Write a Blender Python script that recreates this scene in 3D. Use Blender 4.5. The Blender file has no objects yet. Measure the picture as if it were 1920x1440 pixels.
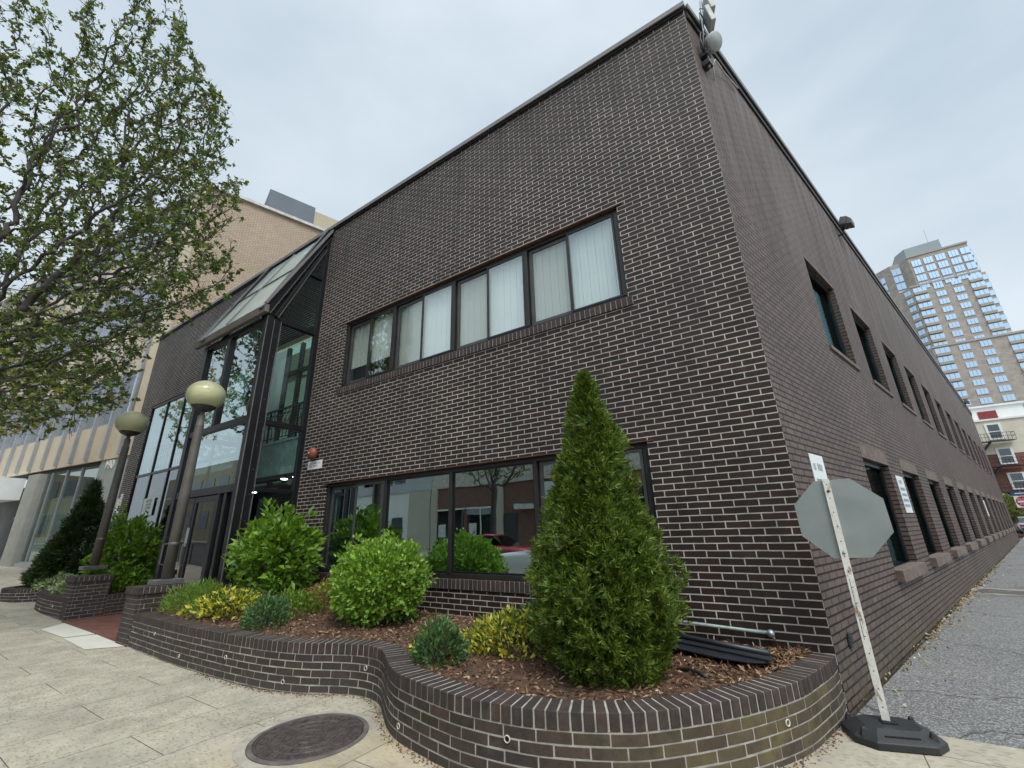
import bpy, bmesh, math, random
import numpy as np
from mathutils import Vector, Matrix, kdtree
R = math.radians
scene = bpy.context.scene
col = scene.collection
rnd = random.Random(7)

# ------------------------------------------------------------------ camera
cam = bpy.data.objects.new('camera', bpy.data.cameras.new('camera')); col.objects.link(cam)
CAM = Vector((0.0643, -4.91, 1.455))
cyaw, cpit, crol = -0.580769742, 0.330944583, -0.0277763651
f_ = Vector((math.sin(cyaw)*math.cos(cpit), math.cos(cyaw)*math.cos(cpit), math.sin(cpit)))
r_ = Vector((math.cos(cyaw), -math.sin(cyaw), 0)); u_ = r_.cross(f_)
r2 = r_*math.cos(crol)+u_*math.sin(crol); u2 = -r_*math.sin(crol)+u_*math.cos(crol)
cam.matrix_world = Matrix(((r2.x,u2.x,-f_.x,CAM.x),(r2.y,u2.y,-f_.y,CAM.y),(r2.z,u2.z,-f_.z,CAM.z),(0,0,0,1)))
cam.data.sensor_fit = 'HORIZONTAL'; cam.data.sensor_width = 36.0
cam.data.lens = 802.228*36/1920
cam.data.clip_start = 0.05; cam.data.clip_end = 2000
scene.camera = cam

# ------------------------------------------------------------------ world + sun (overcast)
SUN_EL, SUN_AZ = R(56), R(128)      # azimuth clockwise from +Y
w = bpy.data.worlds.new('World'); scene.world = w; w.use_nodes = True
nt = w.node_tree; nt.nodes.clear()
def wn(t, **k):
    n = nt.nodes.new(t)
    for a, b in k.items(): setattr(n, a, b)
    return n
out = wn('ShaderNodeOutputWorld'); bg = wn('ShaderNodeBackground'); bg.inputs[1].default_value = 0.1
sky = wn('ShaderNodeTexSky', sky_type='NISHITA'); sky.sun_disc = False
sky.sun_elevation = SUN_EL; sky.sun_rotation = SUN_AZ; sky.dust_density = 3.0
tc = wn('ShaderNodeTexCoord'); mp = wn('ShaderNodeMapping'); mp.inputs['Scale'].default_value = (1, 1, 2.2)
mp.inputs['Rotation'].default_value = (0.2, 0.1, 0.6)
nz = wn('ShaderNodeTexNoise'); nz.inputs['Scale'].default_value = 1.7; nz.inputs['Detail'].default_value = 5; nz.inputs['Roughness'].default_value = .5
cr = wn('ShaderNodeValToRGB')
cr.color_ramp.elements[0].position = .33; cr.color_ramp.elements[0].color = (4.3, 5.15, 5.9, 1)
cr.color_ramp.elements[1].position = .68; cr.color_ramp.elements[1].color = (6.3, 7.05, 7.6, 1)
mx = wn('ShaderNodeMixRGB'); mx.inputs[0].default_value = .9
# the cloud deck is brighter round the hidden sun
dot = wn('ShaderNodeVectorMath', operation='DOT_PRODUCT'); dot.inputs[1].default_value = (math.sin(SUN_AZ)*math.cos(SUN_EL), math.cos(SUN_AZ)*math.cos(SUN_EL), math.sin(SUN_EL))
gr = wn('ShaderNodeMapRange', interpolation_type='SMOOTHSTEP'); gr.inputs[1].default_value = .62; gr.inputs[2].default_value = 1.0; gr.inputs[3].default_value = 1.0; gr.inputs[4].default_value = 2.5
glow = wn('ShaderNodeVectorMath', operation='SCALE')
nt.links.new(tc.outputs['Generated'], dot.inputs[0]); nt.links.new(dot.outputs['Value'], gr.inputs[0]); nt.links.new(cr.outputs[0], glow.inputs[0]); nt.links.new(gr.outputs[0], glow.inputs['Scale'])
for a, b in ((tc.outputs['Generated'], mp.inputs[0]), (mp.outputs[0], nz.inputs['Vector']), (nz.outputs['Fac'], cr.inputs[0]),
             (sky.outputs[0], mx.inputs[1]), (glow.outputs[0], mx.inputs[2]), (mx.outputs[0], bg.inputs[0]), (bg.outputs[0], out.inputs[0])):
    nt.links.new(a, b)
sl = bpy.data.lights.new('sun', 'SUN'); sl.energy = 1.5; sl.angle = R(20); sl.color = (1, .96, .9)
so = bpy.data.objects.new('sun', sl); col.objects.link(so)
sd = Vector((math.sin(SUN_AZ)*math.cos(SUN_EL), math.cos(SUN_AZ)*math.cos(SUN_EL), math.sin(SUN_EL)))
so.rotation_euler = sd.to_track_quat('Z', 'Y').to_euler()
vs = scene.view_settings; vs.view_transform = 'Standard'; vs.look = 'None'; vs.exposure = 0.42; vs.gamma = 1
vs.use_curve_mapping = False

# ------------------------------------------------------------------ materials
class NT:
    def __init__(s, name):
        s.m = bpy.data.materials.new(name); s.m.use_nodes = True; s.t = s.m.node_tree; s.t.nodes.clear()
        s.out = s.n('ShaderNodeOutputMaterial')
    def n(s, t, ins=None, **k):
        n = s.t.nodes.new(t)
        for a, b in k.items(): setattr(n, a, b)
        for a, b in (ins or {}).items(): s.set(n, a, b)
        return n
    def set(s, n, a, b):
        if hasattr(b, 'links') or isinstance(b, bpy.types.NodeSocket): s.t.links.new(b, n.inputs[a])
        elif isinstance(b, bpy.types.Node): s.t.links.new(b.outputs[0], n.inputs[a])
        else: n.inputs[a].default_value = b
    def noise(s, scale, detail=4, vec=None, rough=.55, dist=0):
        d = {'Scale': scale, 'Detail': detail, 'Roughness': rough, 'Distortion': dist}
        if vec is not None: d['Vector'] = vec
        return s.n('ShaderNodeTexNoise', d).outputs['Fac']
    def ramp(s, fac, stops):
        n = s.n('ShaderNodeValToRGB', {'Fac': fac}); e = n.color_ramp.elements
        while len(e) < len(stops): e.new(.5)
        for i, (p, c) in enumerate(stops):
            e[i].position = p; e[i].color = (c if len(c) == 4 else (*c, 1)) if not isinstance(c, (int, float)) else (c, c, c, 1)
        return n.outputs[0]
    def mix(s, fac, a, b, mode='MIX'):
        def c(v): return (*v, 1) if isinstance(v, tuple) and len(v) == 3 else v
        n = s.n('ShaderNodeMixRGB', blend_type=mode); s.set(n, 0, fac); s.set(n, 1, c(a)); s.set(n, 2, c(b)); return n.outputs[0]
    def math(s, op, a, b=0.0, clamp=False):
        n = s.n('ShaderNodeMath', operation=op, use_clamp=clamp); s.set(n, 0, a); s.set(n, 1, b); return n.outputs[0]
    def bump(s, h, dist, strength=1.0, normal=None):
        d = {'Height': h, 'Distance': dist, 'Strength': strength}
        if normal is not None: d['Normal'] = normal
        return s.n('ShaderNodeBump', d).outputs[0]
    def pbr(s, color, rough=.7, metal=0.0, normal=None, spec=.5, **kw):
        def c(v): return (*v, 1) if isinstance(v, tuple) and len(v) == 3 else v
        d = {'Base Color': c(color), 'Roughness': rough, 'Metallic': metal, 'Specular IOR Level': spec}
        if normal is not None: d['Normal'] = normal
        d.update(kw)
        p = s.n('ShaderNodeBsdfPrincipled', d); s.t.links.new(p.outputs[0], s.out.inputs[0]); return p
    @property
    def obj(s): return s.n('ShaderNodeTexCoord').outputs['Object']
    @property
    def uv(s): return s.n('ShaderNodeTexCoord').outputs['UV']
    @property
    def pos(s): return s.n('ShaderNodeNewGeometry').outputs['Position']
    @property
    def island(s): return s.n('ShaderNodeNewGeometry').outputs['Random Per Island']

def plain(name, c, rough=.6, metal=0.0, var=.25, scale=6, bump=0.0, bscale=60, spec=.5):
    t = NT(name); n1 = t.noise(scale, 6, t.pos)
    a = tuple(x*(1-var) for x in c); b = tuple(min(1, x*(1+var)) for x in c)
    cc = t.ramp(n1, [(.3, a), (.7, b)])
    nm = t.bump(t.noise(bscale, 4, t.pos), bump) if bump else None
    rr = t.math('ADD', t.math('MULTIPLY', t.noise(scale*3, 3, t.pos), .2), rough-.1)
    t.pbr(cc, rr, metal, nm, spec); return t.m

def brickmat(name, c1, c2, cm, ms=.0058, w=.2205, h=.0677, stain=None, bump=.006, rough=.65, v1=.25, v2=.2):
    t = NT(name); uv = t.uv
    # slightly wobbly joints
    wob = t.n('ShaderNodeTexNoise', {'Vector': uv, 'Scale': 9.0, 'Detail': 2.0}).outputs['Color']
    v = t.n('ShaderNodeVectorMath', {0: wob, 1: (.5, .5, .5)}, operation='SUBTRACT').outputs[0]
    v = t.n('ShaderNodeVectorMath', {0: v, 'Scale': .006}, operation='SCALE').outputs[0]
    v = t.n('ShaderNodeVectorMath', {0: uv, 1: v}, operation='ADD').outputs[0]
    b = t.n('ShaderNodeTexBrick', {'Vector': v, 'Color1': (*c1, 1), 'Color2': (*c2, 1), 'Mortar': (*cm, 1), 'Scale': 1.0,
            'Mortar Size': ms, 'Mortar Smooth': .08, 'Bias': 0.0, 'Brick Width': w, 'Row Height': h})
    b.offset = .5; b.squash = 1.0
    big = t.noise(.55, 5, uv, .6)
    mid = t.noise(5, 5, uv, .6)
    c = t.mix(1.0, b.outputs['Color'], t.ramp(mid, [(.25, 1-v1), (.75, 1+v1)]), 'MULTIPLY')
    c = t.mix(1.0, c, t.ramp(big, [(.3, 1-v2), (.7, 1+v2)]), 'MULTIPLY')
    if stain: c = stain(t, c, uv, b.outputs['Fac'])
    grit = t.noise(160, 3, uv)
    hgt = t.math('SUBTRACT', t.math('MULTIPLY', grit, .25), b.outputs['Fac'])
    t.pbr(c, rough, 0, t.bump(hgt, bump), .35); return t.m

def st_front(t, c, uv, fac):
    # pale weathering bloom and soot near the parapet, plus a few pale runs
    sx = t.n('ShaderNodeSeparateXYZ', {0: uv})
    hi = t.n('ShaderNodeMapRange', {0: sx.outputs[1], 1: 5.6, 2: 8.6}).outputs[0]
    nn = t.ramp(t.noise(.9, 6, uv, .65), [(.45, 0.0), (.75, 1.0)])
    f = t.math('MULTIPLY', t.math('MULTIPLY', hi, nn), .35)
    c = t.mix(f, c, (.075, .07, .072))
    run = t.ramp(t.noise(2.6, 5, t.n('ShaderNodeMapping', {0: uv, 'Scale': (1.5, .16, 1)}).outputs[0], .6), [(.5, 0.0), (.72, 1.0)])
    c = t.mix(t.math('MULTIPLY', run, .42), c, (.022, .02, .02))
    blot = t.ramp(t.noise(3.1, 6, uv, .72), [(.60, 0.0), (.72, 1.0)])
    c = t.mix(t.math('MULTIPLY', blot, .22), c, (.16, .145, .135))
    ff = t.math('MULTIPLY', t.ramp(hi, [(.2, 0.0), (.95, 1.0)]), t.math('MULTIPLY', fac, .3))
    return t.mix(ff, c, (.10, .09, .085))
def st_side(t, c, uv, fac):
    mpv = t.n('ShaderNodeMapping', {0: uv, 'Scale': (1.6, .12, 1)}).outputs[0]
    streak = t.ramp(t.noise(2.2, 5, mpv, .6), [(.42, 0.0), (.72, 1.0)])
    sx = t.n('ShaderNodeSeparateXYZ', {0: uv})
    hi = t.n('ShaderNodeMapRange', {0: sx.outputs[1], 1: 4.5, 2: 8.6}).outputs[0]
    c = t.mix(t.math('MULTIPLY', t.math('MULTIPLY', streak, hi), .75), c, (.27, .24, .215))
    low = t.n('ShaderNodeMapRange', {0: sx.outputs[1], 1: .55, 2: .0}).outputs[0]
    g = t.math('MULTIPLY', t.math('MULTIPLY', low, t.ramp(t.noise(3, 5, uv), [(.4, 0.0), (.6, 1.0)])), .6)
    return t.mix(g, c, (.085, .08, .045))

M = {}
M['brick'] = brickmat('dark_brown_brick', (.036, .0185, .0135), (.019, .0108, .0085), (.47, .43, .38), ms=.0058, stain=st_front, v1=.38, v2=.24)
M['sidebrick'] = brickmat('alley_brick', (.142, .099, .082), (.108, .077, .066), (.009, .008, .008), ms=.0085, stain=st_side)
M['tanbrick'] = brickmat('tan_brick', (.54, .41, .29), (.45, .34, .235), (.26, .20, .15), ms=.013, bump=.003, v1=.06, v2=.07)
M['redbrick'] = brickmat('red_brick', (.20, .068, .042), (.145, .052, .036), (.20, .14, .11), ms=.008, bump=.003)
M['towerbrick'] = brickmat('tower_brick', (.42, .365, .31), (.37, .325, .28), (.39, .345, .295), ms=.01, bump=0.001, w=.6, h=.3)  # brick paled so the distance haze sits in its colour
def solidbrick(name, moss=True):
    t = NT(name)
    c = t.ramp(t.island, [(0, (.046, .034, .030)), (.5, (.064, .045, .039)), (.8, (.040, .032, .029)), (1, (.070, .046, .038))])
    c = t.mix(1.0, c, t.ramp(t.noise(24, 6, t.pos, .65), [(.25, .6), (.8, 1.4)]), 'MULTIPLY')
    pale = t.ramp(t.noise(7, 6, t.pos, .7), [(.56, 0.0), (.75, 1.0)])
    c = t.mix(t.math('MULTIPLY', pale, .3), c, (.15, .13, .115))
    if moss:
        sx = t.n('ShaderNodeSeparateXYZ', {0: t.pos})
        f = t.n('ShaderNodeMapRange', {0: sx.outputs[0], 1: -1.75, 2: -.55}).outputs[0]
        z = t.n('ShaderNodeMapRange', {0: sx.outputs[2], 1: .41, 2: .30}).outputs[0]
        nn = t.ramp(t.noise(5, 6, t.pos, .65), [(.36, 0.0), (.62, 1.0)])
        c = t.mix(t.math('MULTIPLY', t.math('MULTIPLY', f, z), t.math('MULTIPLY', t.math('ADD', t.math('MULTIPLY', nn, .55), .12), t.ramp(t.island, [(0, .45), (1, 1.25)]))), c, (.165, .135, .055))
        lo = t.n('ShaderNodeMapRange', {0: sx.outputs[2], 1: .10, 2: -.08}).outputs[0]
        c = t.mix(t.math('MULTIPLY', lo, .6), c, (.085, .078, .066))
    t.pbr(c, .72, 0, t.bump(t.noise(140, 4, t.pos), .0025), .35); return t.m
M['pbrick'] = solidbrick('planter_brick'); M['rowlock'] = solidbrick('rowlock_brick', False)
M['mortar'] = plain('mortar', (.35, .325, .285), .9, var=.35, scale=9, bump=.002, bscale=120)
M['darkmortar'] = plain('sill_mortar', (.16, .14, .125), .9, var=.35, scale=9)
M['coping'] = plain('coping_metal', (.20, .185, .18), .55, .1, .15, 2)
M['flash'] = plain('rusty_lintel', (.10, .045, .03), .6, 0, .35, 8)
M['bronze'] = plain('window_frame_bronze', (.032, .030, .029), .4, .3, .2, 5)
M['bronzelt'] = plain('window_frame_grey', (.085, .082, .08), .4, .4, .2, 5)
M['black'] = plain('black_metal', (.012, .012, .014), .35, .2, .25, 5)
M['blacktrim'] = plain('steel_trim', (.22, .21, .2), .4, .6, .2, 8)
M['fascia'] = plain('fascia_metal', (.17, .14, .12), .5, .3, .2, 3)
M['stone'] = plain('sill_stone', (.15, .115, .095), .85, 0, .3, 7, .004, 70)
M['room'] = plain('room_wall', (.22, .22, .22), .9, 0, .15, 1)
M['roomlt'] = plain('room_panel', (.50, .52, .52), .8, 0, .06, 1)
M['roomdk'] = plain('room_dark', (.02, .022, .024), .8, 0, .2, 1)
M['shade'] = plain('white_shade', (.80, .83, .80), .8, 0, .04, 3)
M['lobby'] = plain('lobby_paint', (.74, .79, .78), .8, 0, .06, 1)
M['roof'] = plain('roofing', (.10, .10, .10), .9)
def glass(name, base, tint, glos, rough=0.0, wav=.0):
    """pane: a mirror coat over tinted see-through glass"""
    t = NT(name)
    nm = t.bump(t.noise(1.3, 2, t.pos), wav) if wav else None
    lw = t.n('ShaderNodeFresnel', {'IOR': 1.52})
    if nm is not None: t.set(lw, 'Normal', nm)
    fac = t.math('ADD', t.math('MULTIPLY', lw.outputs[0], 1-base), base, True)
    bf = t.n('ShaderNodeNewGeometry').outputs['Backfacing']     # the far face of the thin slab adds no second coat
    fac = t.math('MULTIPLY', fac, t.math('SUBTRACT', 1.0, bf))
    tr = t.n('ShaderNodeBsdfTransparent', {'Color': t.mix(bf, tint, (1, 1, 1))})
    gl = t.n('ShaderNodeBsdfGlossy', {'Color': (*glos, 1), 'Roughness': rough})
    if nm is not None: t.set(gl, 'Normal', nm)
    m = t.n('ShaderNodeMixShader', {0: fac, 1: tr.outputs[0], 2: gl.outputs[0]})
    t.t.links.new(m.outputs[0], t.out.inputs[0]); return t.m
M['gl_upper'] = glass('upper_glass', .30, (.90, .95, .93), (.85, .92, .91), 0, .0004)
M['gl_screen'] = glass('screened_glass', .20, (.72, .75, .72), (.78, .83, .81), .08)
M['gl_ground'] = glass('teal_glass', .58, (.40, .52, .52), (.80, .95, .97), 0, .0008)
M['gl_bay'] = glass('bay_glass', .46, (.70, .88, .85), (.84, .93, .93), 0, .0006)
M['gl_bayside'] = glass('bay_side_glass', .05, (.68, .88, .84), (.85, .93, .92))
M['gl_door'] = glass('door_glass', .16, (.35, .38, .38), (.9, .93, .93))
M['gl_tower'] = glass('tower_glass', .85, (.15, .18, .22), (.64, .82, 1.0))
M['gl_shop'] = glass('shop_glass', .20, (.55, .62, .56), (.85, .92, .88))
M['gl_left'] = glass('office_glass', .80, (.5, .53, .58), (.84, .89, .97))
t = NT('roof_glazing')
c = t.mix(t.ramp(t.noise(2.5, 5, t.n('ShaderNodeMapping', {0: t.pos, 'Scale': (1, 6, 3)}).outputs[0]), [(.35, 0.0), (.7, 1.0)]), (.52, .66, .62), (.68, .74, .71))
pb_ = t.n('ShaderNodeBsdfPrincipled', {'Base Color': c, 'Roughness': .14, 'Specular IOR Level': .8}); tl_ = t.n('ShaderNodeBsdfTranslucent', {'Color': (.62, .82, .78, 1)})
ms_ = t.n('ShaderNodeMixShader', {0: .25, 1: pb_.outputs[0], 2: tl_.outputs[0]}); t.t.links.new(ms_.outputs[0], t.out.inputs[0]); M['gl_roof'] = t.m
t = NT('globe_plastic')
rr_ = t.ramp(t.noise(2, 3, t.pos), [(.3, (.95, .93, .56)), (.7, (.97, .96, .66))])
tr = t.n('ShaderNodeBsdfTransparent', {'Color': (.97, .96, .72, 1)}); tl = t.n('ShaderNodeBsdfTranslucent', {'Color': rr_})
df = t.n('ShaderNodeBsdfDiffuse', {'Color': rr_}); gs = t.n('ShaderNodeBsdfGlossy', {'Roughness': .12})
m1 = t.n('ShaderNodeMixShader', {0: .28, 1: df.outputs[0], 2: tl.outputs[0]}); m2 = t.n('ShaderNodeMixShader', {0: .46, 1: m1.outputs[0], 2: tr.outputs[0]})
fr = t.n('ShaderNodeFresnel', {'IOR': 1.45}); m3 = t.n('ShaderNodeMixShader', {0: fr.outputs[0], 1: m2.outputs[0], 2: gs.outputs[0]})
t.t.links.new(m3.outputs[0], t.out.inputs[0]); M['globe'] = t.m
M['louvre'] = plain('lamp_louvre', (.92, .90, .72), .5)
M['lampdark'] = plain('lamp_fitter', (.05, .048, .042), .5, .2)
M['pole'] = plain('painted_pole', (.115, .105, .09), .5, .1, .2, 6, .001, 60)
M['plate'] = plain('pole_base', (.15, .145, .135), .5, .3, .2)
# ground
t = NT('aggregate_concrete'); p = t.pos
rot = t.n('ShaderNodeMapping', {0: p, 'Rotation': (0, 0, R(90)), 'Location': (.0, .0, 0)}).outputs[0]
sx = t.n('ShaderNodeSeparateXYZ', {0: p})
vv = t.n('ShaderNodeCombineXYZ', {0: t.math('ADD', sx.outputs[1], 2.49+13), 1: t.math('ADD', sx.outputs[0], 4.92+66.0)}).outputs[0]
b = t.n('ShaderNodeTexBrick', {'Vector': vv, 'Color1': (.94, .94, .94, 1), 'Color2': (1.04, 1.03, 1.02, 1), 'Mortar': (.36, .33, .30, 1), 'Scale': 1.0, 'Mortar Size': .0042, 'Mortar Smooth': .3, 'Brick Width': 1.3, 'Row Height': .66}); b.offset = .5
chipv = t.n('ShaderNodeMapping', {0: p, 'Rotation': (0, 0, R(35)), 'Scale': (20, 46, 30)}).outputs[0]
vo = t.n('ShaderNodeTexVoronoi', {'Vector': chipv, 'Scale': 1.0, 'Randomness': 1.0})
pick = t.n('ShaderNodeSeparateColor', {0: vo.outputs['Color']})
dark = t.math('MULTIPLY', t.math('GREATER_THAN', pick.outputs[0], .38), t.math('LESS_THAN', vo.outputs['Distance'], .40))
lite = t.math('MULTIPLY', t.math('GREATER_THAN', pick.outputs[1], .8), t.math('LESS_THAN', vo.outputs['Distance'], .38))
smoo = t.ramp(t.noise(.7, 4, p, .6), [(.35, 1.0), (.72, .55)])
base = t.ramp(t.noise(1.1, 7, p, .62), [(.3, (.385, .345, .27)), (.5, (.43, .39, .305)), (.72, (.475, .43, .33))])
cc = t.mix(t.math('MULTIPLY', t.math('MULTIPLY', dark, smoo), .5), base, (.14, .13, .13))
cc = t.mix(t.math('MULTIPLY', t.math('MULTIPLY', lite, smoo), .55), cc, (.62, .60, .55))
# bare, yellowish cement by the curved planter wall
dv_ = t.n('ShaderNodeVectorMath', {0: p, 1: (-2.9, -2.75, 0)}, operation='DISTANCE').outputs['Value']
near = t.math('MULTIPLY', t.n('ShaderNodeMapRange', {0: dv_, 1: 1.3, 2: .35}).outputs[0], t.ramp(t.noise(2.3, 5, p), [(.35, .3), (.6, 1.0)]))
cc = t.mix(t.math('MULTIPLY', near, .75), cc, (.47, .385, .235))
dirt = t.ramp(t.noise(3.3, 7, p, .7), [(.35, .78), (.65, 1.08)])
cc = t.mix(1.0, cc, dirt, 'MULTIPLY'); cc = t.mix(1.0, cc, b.outputs['Color'], 'MULTIPLY')
h = t.math('SUBTRACT', t.math('MULTIPLY', t.noise(90, 4, p), .35), b.outputs['Fac'])
t.pbr(cc, .85, 0, t.bump(h, .004), .25); M['walk'] = t.m
def asphalt(name, a, b_, stones=.4):
    t = NT(name); p = t.pos
    c = t.ramp(t.noise(.6, 7, p, .65), [(.3, a), (.7, b_)])
    vo = t.n('ShaderNodeTexVoronoi', {'Vector': p, 'Scale': 75.0}); pk = t.n('ShaderNodeSeparateColor', {0: vo.outputs['Color']})
    lit = t.math('MULTIPLY', t.math('GREATER_THAN', pk.outputs[0], .66), stones)
    c = t.mix(lit, c, tuple(min(1, x*2.3) for x in b_)); dk = t.math('MULTIPLY', t.math('LESS_THAN', pk.outputs[1], .3), .5)
    c = t.mix(dk, c, tuple(x*.45 for x in a))
    crk = t.n('ShaderNodeTexVoronoi', {'Vector': t.n('ShaderNodeVectorMath', {0: p, 1: t.n('ShaderNodeTexNoise', {'Vector': p, 'Scale': 2.0}).outputs['Color']}, operation='ADD').outputs[0], 'Scale': .45}, feature='DISTANCE_TO_EDGE')
    c = t.mix(t.math('MULTIPLY', t.math('LESS_THAN', crk.outputs['Distance'], .008), .55), c, (.02, .02, .02))
    pat = t.ramp(t.noise(.33, 3, p, .5), [(.58, 0.0), (.63, 1.0)])
    c = t.mix(t.math('MULTIPLY', pat, .45), c, tuple(x*.55 for x in a))
    t.pbr(c, .85, 0, t.bump(t.math('ADD', vo.outputs['Distance'], t.noise(30, 5, p)), .006), .3); return t.m
M['alley'] = asphalt('worn_asphalt', (.155, .155, .15), (.215, .213, .205))
M['street'] = asphalt('street_asphalt', (.06, .06, .062), (.09, .09, .09), .25)
M['ground'] = plain('bare_ground', (.14, .135, .12), .95)
M['pavers'] = brickmat('red_pavers', (.175, .072, .052), (.135, .058, .045), (.11, .075, .06), w=.2, h=.1, ms=.003, bump=.003, rough=.8)
M['newslab'] = plain('pale_concrete', (.60, .575, .50), .85, 0, .08, 2.2, .002, 90)
M['curb'] = plain('curb_granite', (.30, .29, .27), .8, 0, .2, 8)
M['mulchbase'] = plain('mulch_bed', (.10, .056, .034), .95, 0, .5, 25, .02, 45)
t = NT('mulch_chips')
t.pbr(t.ramp(t.island, [(0, (.06, .03, .018)), (.4, (.15, .08, .045)), (.72, (.27, .155, .09)), (.92, (.40, .27, .165)), (1, (.55, .43, .30))]), .9, 0, None, .2); M['chips'] = t.m
t = NT('dry_leaf_litter')
t.pbr(t.ramp(t.island, [(0, (.10, .075, .04)), (.35, (.30, .21, .08)), (.8, (.42, .33, .16)), (1, (.6, .56, .45))]), .9, 0, None, .2); M['litter'] = t.m
M['pvc'] = plain('pvc', (.55, .52, .42), .5, 0, .2, 20)
M['hole'] = plain('pipe_dark', (.01, .01, .01), .9)
M['iron'] = plain('cast_iron', (.085, .066, .060), .6, .2, .4, 18, .002, 60)
t = NT('galvanised_sheet'); sv = t.n('ShaderNodeMapping', {0: t.pos, 'Rotation': (0, R(25), 0), 'Scale': (1, 1, 9)}).outputs[0]
gc = t.mix(t.ramp(t.noise(1.5, 5, t.pos, .6), [(.3, 0.0), (.7, 1.0)]), (.30, .345, .335), (.44, .475, .455)); gc = t.mix(t.ramp(t.noise(14, 6, sv, .75), [(.66, 0.0), (.72, .5)]), gc, (.6, .62, .6))
t.pbr(gc, t.math('ADD', t.math('MULTIPLY', t.noise(3, 4, t.pos), .2), .25), .6); M['galv'] = t.m
t = NT('peeling_white_paint'); sxz = t.n('ShaderNodeMapping', {0: t.pos, 'Scale': (14, 14, 5)}).outputs[0]
rust = t.ramp(t.noise(1.4, 8, sxz, .7), [(.55, 0.0), (.66, 1.0)])
t.pbr(t.mix(rust, t.ramp(t.noise(9, 5, t.pos), [(.3, (.66, .64, .57)), (.7, (.80, .79, .74))]), (.24, .13, .06)), .6, 0, t.bump(t.noise(50, 4, t.pos), .002)); M['wpaint'] = t.m
M['rust'] = plain('rusty_bolt', (.11, .05, .025), .8, .3, .4, 60)
t = NT('scuffed_black_rubber'); sc = t.ramp(t.noise(9, 8, t.n('ShaderNodeMapping', {0: t.pos, 'Scale': (1, 3, 1)}).outputs[0], .75), [(.68, 0.0), (.74, 1.0)])
t.pbr(t.mix(sc, t.ramp(t.noise(5, 6, t.pos), [(.3, (.014, .015, .016)), (.7, (.030, .032, .033))]), (.30, .30, .28)), .55, 0, t.bump(t.noise(70, 4, t.pos), .002)); M['rubber'] = t.m
M['white'] = plain('sign_white', (.72, .75, .74), .45, 0, .06, 5)
M['ink'] = plain('sign_ink', (.30, .36, .35), .6); M['pink'] = plain('sign_pink_ink', (.55, .30, .30), .6)
M['inkdk'] = plain('sign_black', (.02, .025, .03), .6)
M['bell'] = plain('bell_red', (.23, .062, .038), .5, .1, .2, 9)
M['brass'] = plain('brass_nut', (.55, .42, .22), .4, .5)
M['greygear'] = plain('antenna_grey', (.36, .38, .36), .5, 0, .1, 5)
M['cable'] = plain('cable', (.025, .025, .027), .5); M['cablew'] = plain('pale_cable', (.5, .5, .48), .5)
M['copper'] = plain('weathered_pipe', (.30, .36, .33), .55, .3, .35, 14)
M['bkplastic'] = plain('black_plastic', (.018, .021, .026), .38, 0, .2, 3)
M['flood'] = plain('floodlight_case', (.12, .125, .115), .55, .2, .2, 7)
M['leaf_panel'] = plain('beige_panel', (.58, .485, .36), .75, 0, .1, .8)
M['mullion'] = plain('aluminium', (.40, .42, .44), .4, .5, .1, 3)
M['concol'] = plain('ribbed_concrete', (.36, .36, .32), .8, 0, .1, 3)
M['greyblue'] = plain('penthouse_sheet', (.115, .135, .155), .6, .1, .08, 1)
M['beigepent'] = plain('penthouse_beige', (.45, .39, .28), .8, 0, .06, 1)
M['cream'] = plain('cream_paint', (.62, .57, .45), .8, 0, .1, 1.2)
M['winwhite'] = plain('white_window_frame', (.78, .78, .74), .5, 0, .05)
M['dkglass'] = glass('house_glass', .12, (.04, .045, .05), (.8, .85, .9))
M['towergrey'] = plain('tower_penthouse', (.33, .37, .38), .7, 0, .05, .1)
M['towertrim'] = plain('tower_band', (.40, .36, .315), .8, 0, .06, .1)  # trim muted for the haze as well
M['reddoor'] = plain('red_door', (.22, .03, .03), .6)
M['bluesign'] = plain('blue_sign', (.03, .06, .16), .5); M['stopred'] = plain('sign_red', (.42, .02, .03), .5)
M['barkd'] = plain('dark_bark', (.065, .055, .05), .9, 0, .4, 9, .006, 40)
M['orange'] = plain('orange_board', (.62, .12, .04), .7)
M['paper'] = plain('paper', (.62, .66, .64), .8, 0, .08, 2)
def emis(name, c, s):
    t = NT(name); e = t.n('ShaderNodeEmission', {0: (*c, 1), 1: s}); t.t.links.new(e.outputs[0], t.out.inputs[0]); return t.m
M['dl'] = emis('downlight', (1, .95, .85), 10); M['redlit'] = emis('red_emissive', (1, .04, .06), 1.6)
def foliage(name, stops, rough=.5, transl=.3, spec=.4):
    t = NT(name)
    c = t.ramp(t.island, stops)
    c = t.mix(1.0, c, t.ramp(t.noise(2.2, 3, t.pos), [(.3, .8), (.7, 1.18)]), 'MULTIPLY')
    p = t.n('ShaderNodeBsdfPrincipled', {'Base Color': c, 'Roughness': rough, 'Specular IOR Level': spec})
    tl = t.n('ShaderNodeBsdfTranslucent', {'Color': t.mix(1.0, c, (1.3, 1.25, .6), 'MULTIPLY')})
    m = t.n('ShaderNodeMixShader', {0: transl, 1: p.outputs[0], 2: tl.outputs[0]})
    t.t.links.new(m.outputs[0], t.out.inputs[0]); return t.m
M['f_thuja'] = foliage('thuja_foliage', [(0, (0.034, 0.064, 0.010)), (.4, (0.072, 0.128, 0.016)), (.78, (0.140, 0.205, 0.026)), (1, (0.26, 0.33, 0.05))], .55, .22)
M['f_dthuja'] = foliage('dark_conifer_foliage', [(0, (.014, .030, .010)), (.6, (.028, .055, .014)), (1, (.055, .09, .02))], .6, .15)
M['f_box'] = foliage('boxwood_foliage', [(0, (0.122, 0.220, 0.029)), (.5, (0.211, 0.374, 0.049)), (1, (0.357, 0.536, 0.098))], .4, .3)
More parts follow.
